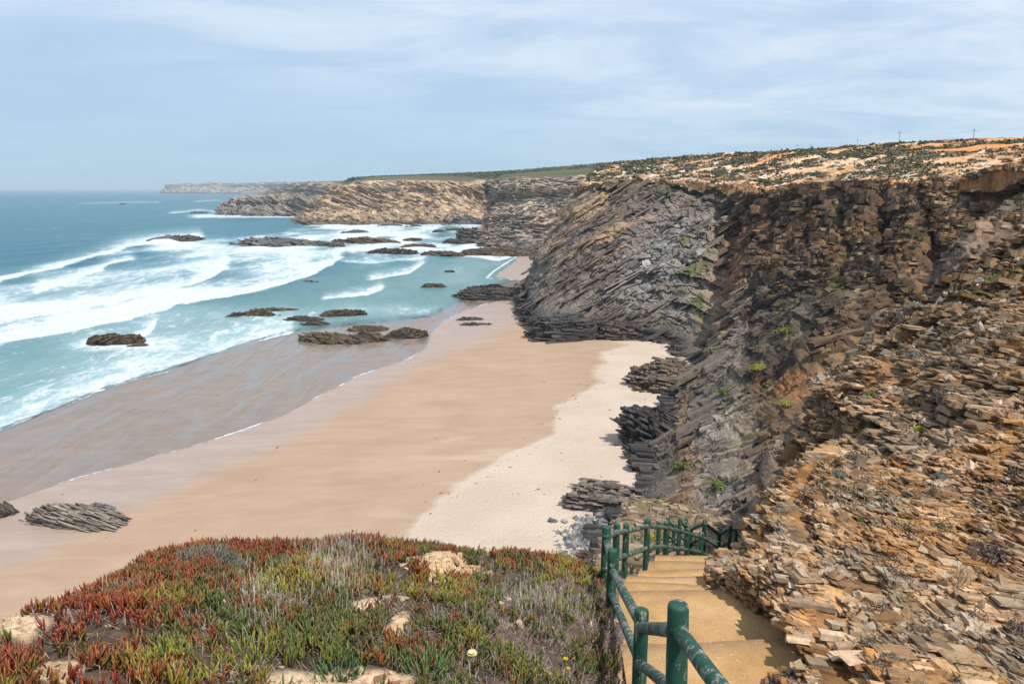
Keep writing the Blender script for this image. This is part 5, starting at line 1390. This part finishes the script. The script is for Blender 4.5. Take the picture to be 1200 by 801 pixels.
UP = [(945, 905, 2.75, 1.05, .06), (795, 706, 4.5, 1.25, .062), (752, 713, 6.2, 1.3, .056), (718, 643, 9.3, 1.25, .056), (711, 616, 10.3, 1.3, .055), (723, 613, 12.0, 1.2, .053),
      (734, 613, 13.5, 1.15, .056), (759, 608, 15.0, 1.05, .06), (781, 611, 17.5, 1.0, .057), (806, 618.5, 20.0, 1.0, .057), (822, 623, 21.5, 1.0, .06), (841, 634, 23.5, .95, .06)]
LK = []
for a in range(len(UP) - 1):
    if a == 0: LK += [(0, 1, .12, .16, .047), (0, 1, .62, .66, .045)]
    elif a == 3: LK += [(3, 4, .2, .2, .045)]
    elif a == 2: LK += [(2, 3, .13, .27, .045), (2, 3, .45, .58, .043)]
    elif a == 1: LK += [(1, 2, .17, .16, .045), (1, 2, .55, .47, .043)]
    else: LK += [(a, a + 1, .14, .14, .048), (a, a + 1, .58, .58, .046)]
handrail('green wooden handrail of round posts beside the upper steps, nearest the viewer', UP, LK)
LO = [(797, 607, 24.5, 1.2, .065), (810, 616, 26, 1.2, .065), (826, 608.5, 25, 1.2, .065), (843, 622, 27, 1.2, .065), (856, 615, 26.5, 1.2, .065), (863, 618, 28, 1.2, .065)]
LK2 = []
for a in range(len(LO) - 1): LK2 += [(a, a + 1, .12, .12, .055), (a, a + 1, .6, .6, .05)]
LO2 = [(772, 611, 23, 1.2, .06), (783, 606, 25, 1.2, .06), (790, 613, 27, 1.2, .06), (804, 607, 28.5, 1.2, .06)]
handrail('green wooden handrail farther down at the turn of the steps, right one behind the rock', LO, LK2)
handrail('short green wooden handrail farther down, left of the right turn and behind the first posts', LO2, [(a, a + 1, d, d, .05) for a in range(3) for d in (.12, .6)])

# ------------------------------------------------------------------ shrubs on rock and plateau
def clump_mesh(name, seed, n, col_a, col_b, flat=.6, leaf=.16, thin=1.0):
    rng = np.random.default_rng(seed)
    d = unit(rng.normal(0, 1, (n, 3))); d[:, 2] = np.abs(d[:, 2])
    lob = 1 + .35 * np.sin(d[:, 0] * 4 + seed) + .25 * np.sin(d[:, 1] * 5 + seed * 2)
    r = (rng.random(n) ** .45) * lob * .5
    p = d * r[:, None] * np.array([1, 1, flat])
    a = unit(rng.normal(0, 1, (n, 3))); b = unit(np.cross(a, d + rng.normal(0, .5, (n, 3))))
    s = leaf * rng.uniform(.5, 1.2, (n, 1))
    V = np.stack([p - a * s * .5, p + b * s * .32 * thin, p + a * s * .6, p - b * s * .32 * thin], 1)
    t = rng.random((n, 1)); c = np.array([col_a]) * (1 - t) + np.array([col_b]) * t
    return mesh_from(name, V, [np.arange(n * 4).reshape(n, 4)], np.repeat(c, 4, 0))
def stem_mesh(name, seed, flat=.6):
    rng = np.random.default_rng(seed); n = 9
    d = unit(rng.normal(0, 1, (n, 3)) + [0, 0, .9]); V = []; F = []
    for k in range(n):
        a = unit(np.cross(d[k], [.2, .3, .9])); b = np.cross(d[k], a); o = len(V)
        for t, r in ((0, .02), (.42, .008)):
            for q in range(4): V.append(d[k] * t * np.array([1, 1, flat]) + (a * math.cos(q * 1.57) + b * math.sin(q * 1.57)) * r)
        for q in range(4): F.append((o + q, o + (q + 1) % 4, o + 4 + (q + 1) % 4, o + 4 + q))
    return mesh_from(name, np.array(V), [np.array(F)], np.tile([(.16, .12, .09)], (len(V), 1)))
LIB = {}
for kind, (ca, cb, fl, lf, n) in {'green': ((.06, .09, .02), (.17, .21, .04), .62, .13, 520), 'yellow': ((.22, .22, .03), (.42, .36, .05), .62, .12, 420), 'grey': ((.11, .115, .085), (.24, .24, .19), .6, .11, 520),
                               'brown': ((.075, .055, .045), (.19, .14, .11), .6, .12, 480), 'dark': ((.03, .042, .016), (.075, .09, .03), .55, .14, 520), 'olive': ((.08, .085, .03), (.17, .165, .07), .5, .14, 480)}.items():
    LIB[kind] = [(clump_mesh('foliage', 500 + k * 13 + len(kind), n, ca, cb, fl, lf), stem_mesh('stems', 600 + k, fl)) for k in range(3)]
_rs = random.Random(5)
def shrub(loc, size, kind, label, cat='shrub', group=None, name='shrub', squash=1.0, simple=False):
    fm, st = LIB[kind][_rs.randrange(3)]
    e = bpy.data.objects.new(name, None) if not simple else bpy.data.objects.new(name, fm)
    COL.objects.link(e); e.location = tuple(loc); e.rotation_euler = (0, 0, _rs.uniform(0, 6.28)); e.scale = (size, size * _rs.uniform(.8, 1.2), size * squash)
    e['label'] = label; e['category'] = cat
    if group: e['group'] = group
    if simple:
        if not fm.materials: fm.materials.append(M_leaf)
        return e
    new_obj('foliage', fm, e, M_leaf); new_obj('stems', st, e, M_dry)
    return e
def on(key, px, py, wpx, kind, label, group=None, squash=1.0, sink=.0):
    x, n, zc = ground_at(key, px, py)
    return shrub(x + n * (.10 * wpx * zc / FPX), wpx * zc / FPX, kind, label, group=group, squash=squash)
GR = 'plants rooted in the rock slope'
on('outcrop', 918, 766, 24, 'yellow', 'bright yellow green bush at the foot of the outcrop beside the steps', GR)
on('outcrop', 932, 756, 24, 'grey', 'blue grey bush right behind the bright bush beside the steps', GR)
on('outcrop', 942, 774, 30, 'brown', 'dry brown sprawling plant right of the bright bush beside the steps', GR)
on('outcrop', 1046, 776, 28, 'grey', 'blue green rosette plant with dry leaves near the bottom edge', GR)
on('outcrop', 1030, 786, 30, 'brown', 'dry brown tangle left of the blue green rosette near the bottom edge', GR)
on('outcrop', 1080, 506, 22, 'yellow', 'vivid yellow green round bush on the right slope below the pale ledges', GR)
on('outcrop', 1013, 612, 16, 'green', 'small bright green plant in the middle of the near outcrop', GR)
on('outcrop', 1104, 562, 24, 'grey', 'grey spiky dry plant hanging on the near outcrop at mid height', GR)
on('outcrop', 1160, 655, 46, 'brown', 'large brown tangle of dead stems at the right of the near outcrop', GR)
on('outcrop', 1190, 560, 24, 'brown', 'brown dry bush near the right edge above the dead tangle', GR)
on('outcrop', 985, 560, 26, 'grey', 'grey green plant left of centre high on the near outcrop', GR)
on('outcrop', 936, 582, 24, 'grey', 'pale grey green plant near the left end of the outcrop crest', GR)
on('outcrop', 1006, 540, 24, 'brown', 'dark brown bush above the grey green plant on the outcrop', GR)
on('outcrop', 1048, 528, 16, 'yellow', 'small yellow tipped plant below the vivid round bush', GR)
on('outcrop', 1196, 740, 30, 'brown', 'dark brown dry bush at the right edge low on the outcrop', GR)
on('outcrop', 1140, 795, 18, 'green', 'tiny green plant at the bottom edge right of the rosette', GR)
on('outcrop', 1150, 350, 26, 'olive', 'olive bush high on the upper right slope, upper one', GR)
on('outcrop', 1165, 330, 20, 'green', 'green bush high on the upper right slope by the right edge', GR)
on('outcrop', 1180, 400, 22, 'brown', 'brown bush on the upper right slope under the olive ones', GR)
on('outcrop', 1096, 430, 24, 'brown', 'brown heathy bush on the ridge left of the pale ledges', GR)
on('outcrop', 1120, 395, 20, 'olive', 'small olive bush on the ridge of the upper right slope', GR)
on('outcrop', 1075, 420, 26, 'grey', 'grey bush on the ridge of the upper right slope left of the brown one', GR)
on('outcrop', 1022, 466, 18, 'green', 'green plant on the scree left of the pale ledges', GR)
on('cliff', 922, 475, 15, 'yellow', 'vivid yellow green round bush on the grey slope left of the scree', GR)
on('cliff', 889, 433, 18, 'yellow', 'yellow orange plant on the grey slope, upper left one', GR)
on('cliff', 990, 432, 18, 'yellow', 'yellow orange plant below the dark gully on the slope', GR)
on('cliff', 850, 462, 20, 'green', 'green bush on the grey slope under the brown gully', GR)
on('cliff', 918, 391, 26, 'green', 'rounded green bush in the middle of the dark cliff face', GR, .7)
on('cliff', 832, 405, 22, 'olive', 'olive bush low in the brown gully of the cliff', GR, .7)
on('cliff', 782, 466, 28, 'green', 'green mat of plants on the shoulder above the black block', GR, .5)
on('cliff', 845, 572, 26, 'green', 'green bush on the slope above the handrail bend, right one', GR, .8)
on('cliff', 800, 548, 22, 'green', 'green bush on the slope above the handrail bend, left one', GR, .8)
on('cliff', 780, 590, 26, 'olive', 'olive bush just above the first handrail posts', GR, .8)
on('cliff', 760, 600, 22, 'green', 'green trailing bush at the left of the slope above the posts', GR, .8)
on('cliff', 1028, 262, 14, 'yellow', 'small yellow plant in the dark blocky cliff below the rim', GR)
for k, (x, y, w, kd, lb) in enumerate(((752, 640, 26, 'green', 'green plant under the handrail rails at the left corner post'), (790, 648, 24, 'olive', 'olive plant under the handrail between the middle posts'),
        (772, 634, 26, 'yellow', 'yellowish plant behind the handrail corner'), (838, 632, 30, 'brown', 'brown dry bush behind the right end of the handrail'), (820, 622, 26, 'grey', 'grey bush behind the right half of the handrail'), (862, 600, 34, 'brown', 'pale brown dry grassy bush right above the handrail end'))):
    on('bank', x, y, w, kd, lb, GR)
# scrub on the plateau
def plateau():
    rng = random.Random(9)
    X, N, V, pr, c = CL['cliff']
    ok = np.argwhere((V > 6.25) & (V < 8.05) & (pr[..., 0] > 700) & (pr[..., 0] < 1215))
    r = np.random.default_rng(77)
    q = ok[r.integers(0, len(ok), 900)]
    den = fbm(X[q[:, 0], q[:, 1]] * np.array([1, 1, 0]), 9, 3, 97)
    q = q[den > -.12][:230]
    q = q[:200]; used_labels = set()
    lat = [(745, 'above the left end of the grey buttress'), (800, 'above the middle of the grey buttress'), (850, 'left of the brown gully'), (900, 'above the brown gully'), (945, 'below the pair of thin poles'),
           (1000, 'left of the third pole'), (1040, 'between the third and second poles'), (1080, 'under the second pole'), (1120, 'left of the tallest pole'), (1165, 'under the tallest pole'), (1300, 'by the right edge of the picture')]
    for k, (i, j) in enumerate(q):
        x, y, zc = pr[i, j]
        kind = rng.choice(['dark', 'dark', 'olive', 'olive', 'brown', 'grey'])
        w = rng.uniform(7, 24) * (1.0 if V[i, j] < 7.6 else .7)
        sz = 'tiny' if w < 10 else 'small' if w < 15 else 'medium' if w < 19 else 'wide'
        row = 'rim' if V[i, j] < 6.8 else 'middle' if V[i, j] < 7.5 else 'skyline'
        where = next(t for lim, t in lat if x < lim)
        kn = {'dark': 'dark green', 'olive': 'olive', 'brown': 'brown', 'grey': 'grey'}[kind]
        lbl = f'{sz} {kn} shrub {"near the rim" if row == "rim" else "midway up the sand" if row == "middle" else "along the skyline"} {where}'
        if lbl in used_labels: continue
        used_labels.add(lbl)
        shrub(X[i, j] + np.array([0, 0, -.1]), w * zc / FPX, kind, lbl, group='scrub on the cliff top', squash=.6, simple=True)
    for (x, y, w, lbl) in ((1026, 181, 14, 'round dark green bush standing alone on the pale cliff top sand'), (1082, 194, 16, 'green bush near the rim above the dark blocky cliff'), (1048, 189, 8, 'small dark bush left of the green rim bush')):
        ii = np.argmin((pr[..., 0] - x) ** 2 + (pr[..., 1] - y) ** 2 + (V < 6) * 1e6); i, j = np.unravel_index(ii, V.shape)
        zc = pr[i, j][2]; shrub(X[i, j], w * zc / FPX, 'dark', lbl, squash=.7)
plateau()
# woodland scrub on the far rise: an uncountable mat
def far_scrub():
    rng = np.random.default_rng(51)
    X, N, V, pr, c = CL['hillside111']
    ok = np.argwhere((V > 1.6) & (pr[..., 0] > 400) & (pr[..., 0] < 780))
    q = ok[rng.integers(0, len(ok), 5200)]; p = X[q[:, 0], q[:, 1]]; zc = pr[q[:, 0], q[:, 1]][:, 2]
    keep = rng.random(len(p)) < 1 - .8 * sm(pr[q[:, 0], q[:, 1]][:, 0], 640, 760) * (fbm(p * np.array([1, 1, 0]), 30, 3, 7) < .1)
    p, zc = p[keep], zc[keep]; m = len(p)
    k = 5; P0 = np.repeat(p, k, 0) + rng.normal(0, 1, (m * k, 3)) * np.array([1.2, 1.2, .45]); s = np.repeat(rng.uniform(1.2, 2.6, m) * (zc / 900) ** .3, k)[:, None]
    a = unit(rng.normal(0, 1, (m * k, 3))); b = unit(np.cross(a, rng.normal(0, 1, (m * k, 3))))
    Q = np.stack([P0 - a * s * .5, P0 + b * s * .45, P0 + a * s * .5, P0 - b * s * .45], 1)
    t = np.repeat(rng.random((m, 1)), k, 0)
    c = np.array([(.035, .055, .022)]) * (1 - t) + np.array([(.085, .105, .045)]) * t
    me = mesh_from('scrubland', Q, [np.arange(m * k * 4).reshape(-1, 4)], np.repeat(c, 4, 0))
    new_obj('scrubland', me, None, M_leaf, False, kind='stuff')
far_scrub()


def low_cover():
    rng = np.random.default_rng(61)
    # heath mat on the cliff top
    X, N, V, pr, c = CL['cliff']
    ok = np.argwhere((V > 6.05) & (V < 8.1) & (pr[..., 0] > 690) & (pr[..., 0] < 1260))
    q = ok[rng.integers(0, len(ok), 5200)]; p = X[q[:, 0], q[:, 1]]; zc = pr[q[:, 0], q[:, 1]][:, 2]
    k = fbm(p * np.array([1, 1, 0]), 7, 4, 97) > -.02 - .25 * rng.random(len(p)); p, zc = p[k], zc[k]; m = len(p); r = 9
    s = np.repeat((.10 + .22 * rng.random(m)) * (zc / 130), r)[:, None]
    P0 = np.repeat(p, r, 0) + rng.normal(0, 1, (m * r, 3)) * s * np.array([1.3, 1.3, .4]) + np.array([0, 0, .1])
    a = unit(rng.normal(0, 1, (m * r, 3)) * np.array([1, 1, .6])); b = unit(np.cross(a, rng.normal(0, 1, (m * r, 3))))
    Q = np.stack([P0 - a * s, P0 + b * s * .7, P0 + a * s, P0 - b * s * .7], 1)
    t = np.repeat(rng.random((m, 1)), r, 0); cc = pal(t[:, 0], [(.035, .04, .018), (.085, .07, .04), (.075, .09, .03), (.15, .13, .08), (.05, .055, .025)])
    new_obj('heath', mesh_from('heath', Q, [np.arange(m * r * 4).reshape(-1, 4)], np.repeat(cc, 4, 0)), None, M_leaf, False, kind='stuff')
    # dry grass on the bank and the scree beside it
    A = []
    for key, m, f in (('bank', 5200, lambda x, y, z, V: (y < 700) & (x > 715)), ('cliff', 5200, lambda x, y, z, V: (V > 1.2) & (V < 5.2) & (x > 730) & (x < 1120) & (y > 440)), ('outcrop', 4200, lambda x, y, z, V: (y < 640) & (x < 1250) & (z < 48))):
        p, n, p2, c = pick(key, m, rng, f); k = fbm(p, 3 if key != 'outcrop' else 1.6, 3, 63) > -.02
        if key == 'outcrop': k = fbm(p, 1.6, 3, 63) > .12
        A.append((p[k], n[k], p2[k][:, 2]))
    p, n, zc = [np.concatenate([a[i] for a in A]) for i in range(3)]; m = len(p)
    d = unit(n * .5 + np.array([0, 0, .8]) + rng.normal(0, .35, (m, 3)))
    L = (.10 + .25 * rng.random(m)) * (zc / 40) ** .6; t = rng.random((m, 1))
    c = pal(t[:, 0], [(.20, .16, .10), (.36, .30, .20), (.12, .13, .05), (.27, .23, .16), (.16, .10, .07)])
    leaf_mesh('dry_grass', p, d, L, L * .085, c, c * 1.1, rng, M_dry, curl=.1, rings=2, kind='stuff')
low_cover()
def tangles():
    rng = np.random.default_rng(81)
    p, n, pr, c = pick('outcrop', 90, rng, lambda x, y, z, V: (z < 26) & (z > 6) & (y < 810) & (x < 1230) & (x > 915))
    k = 90; P0 = np.repeat(p, k, 0); nn = np.repeat(n, k, 0); zc = np.repeat(pr[:, 2], k); R = np.repeat(rng.uniform(.04, .16, len(p)), k) * (zc / 9) ** .7
    m = len(P0); d = unit(nn * .6 + rng.normal(0, .8, (m, 3)) + np.array([0, 0, .2])); P0 = P0 + rng.normal(0, 1, (m, 3)) * (R * .5)[:, None]
    t = np.repeat(rng.random((len(p), 1)), k, 0)[:, 0]; c = pal(t, [(.06, .04, .035), (.13, .10, .08), (.07, .085, .035), (.20, .165, .13), (.085, .055, .05)]) * rng.uniform(.6, 1.4, (m, 1))
    leaf_mesh('dead_tangles', P0, d, R * rng.uniform(.4, 1, m), R * .06 + .002, c, c, rng, M_dry, curl=.1, rings=2, kind='stuff')
tangles()

# ------------------------------------------------------------------ poles along the skyline
tp = NT('weathered_pole'); M_pole = tp.done(tp.pbr((.17, .16, .15), .8, None, .2))
def ray_ground(px):
    X, N, V, pr, c = CL['cliff']
    d = np.abs(pr[..., 0] - px) + np.abs(V - 7.9) * 40; i = np.unravel_index(np.argmin(d), d.shape); return X[i], pr[i]
tops = []
for px, hpx, lb, w in ((1140, 16, 'wooden utility pole on the skyline, tallest and farthest right', 1.0), (1053, 14, 'wooden utility pole on the skyline left of the tallest one', .9),
                    (1004, 9, 'short pole on the skyline, third from the right', .7), (950, 9, 'thin short pole on the skyline of the left pair, right one', .6), (934, 8, 'thin short pole on the skyline of the left pair, left one', .6),
                    (985, 6, 'thin faint pole on the skyline between the pair and the third pole', .5)):
    g0, pr0 = ray_ground(px)
    h = hpx * pr0[2] / FPX + .6
    e = bpy.data.objects.new('utility_pole', None); COL.objects.link(e); e.location = tuple(g0 - np.array([0, 0, .6])); e['label'] = lb; e['category'] = 'utility pole'; e['group'] = 'poles along the skyline'
    tube('shaft', (0, 0, 0), (0, 0, h + .2), .075 * w, .055 * w, 8, e, M_pole, .01, seed=1)
    tube('crossbar', (-.7 * w, 0, h - .25), (.7 * w, 0, h - .25), .04 * w, .04 * w, 6, e, M_pole, 0, seed=2)
    tops.append(np.array(g0) + np.array([0, 0, h - .9]))
for a, b, lb in ((0, 1, 'thin overhead wire between the two tallest skyline poles'), (1, 2, 'thin overhead wire left of the second pole')):
    p0, p1 = tops[a], tops[b]; mid = (p0 + p1) / 2; V = []
    for k in range(17):
        t = k / 16; q = p0 * (1 - t) + p1 * t - np.array([0, 0, .6]) * math.sin(math.pi * t) - mid
        for an in (0, 2.094, 4.189): V.append(q + np.array([0, math.cos(an), math.sin(an)]) * .010)
    F = [(3 * k + j, 3 * k + (j + 1) % 3, 3 * k + 3 + (j + 1) % 3, 3 * k + 3 + j) for k in range(16) for j in range(3)]
    o = new_obj('overhead_wire', mesh_from('overhead_wire', np.array(V), [np.array(F)]), None, M_pole, False, label=lb, category='wire')
    o.location = tuple(mid)

# ------------------------------------------------------------------ air
def build_haze():
    x0, x1, y0, y1, z0, z1 = -9000, 9000, -60, 14000, -60, 80
    V = [(x, y, z) for z in (z0, z1) for y in (y0, y1) for x in (x0, x1)]
    F = [(0, 2, 3, 1), (4, 5, 7, 6), (0, 1, 5, 4), (1, 3, 7, 5), (3, 2, 6, 7), (2, 0, 4, 6)]
    me = mesh_from('haze', np.array(V, float), [np.array(F)])
    t = NT('haze_air'); v = t.n.new('ShaderNodeVolumePrincipled')
    v.inputs['Color'].default_value = (.72, .88, 1.0, 1); v.inputs['Density'].default_value = HAZE; v.inputs['Anisotropy'].default_value = .1
    t.l.new(v.outputs[0], t.out.inputs['Volume'])
    new_obj('haze', me, None, t.m, False, kind='stuff')
HAZE = 0.00011
build_haze()
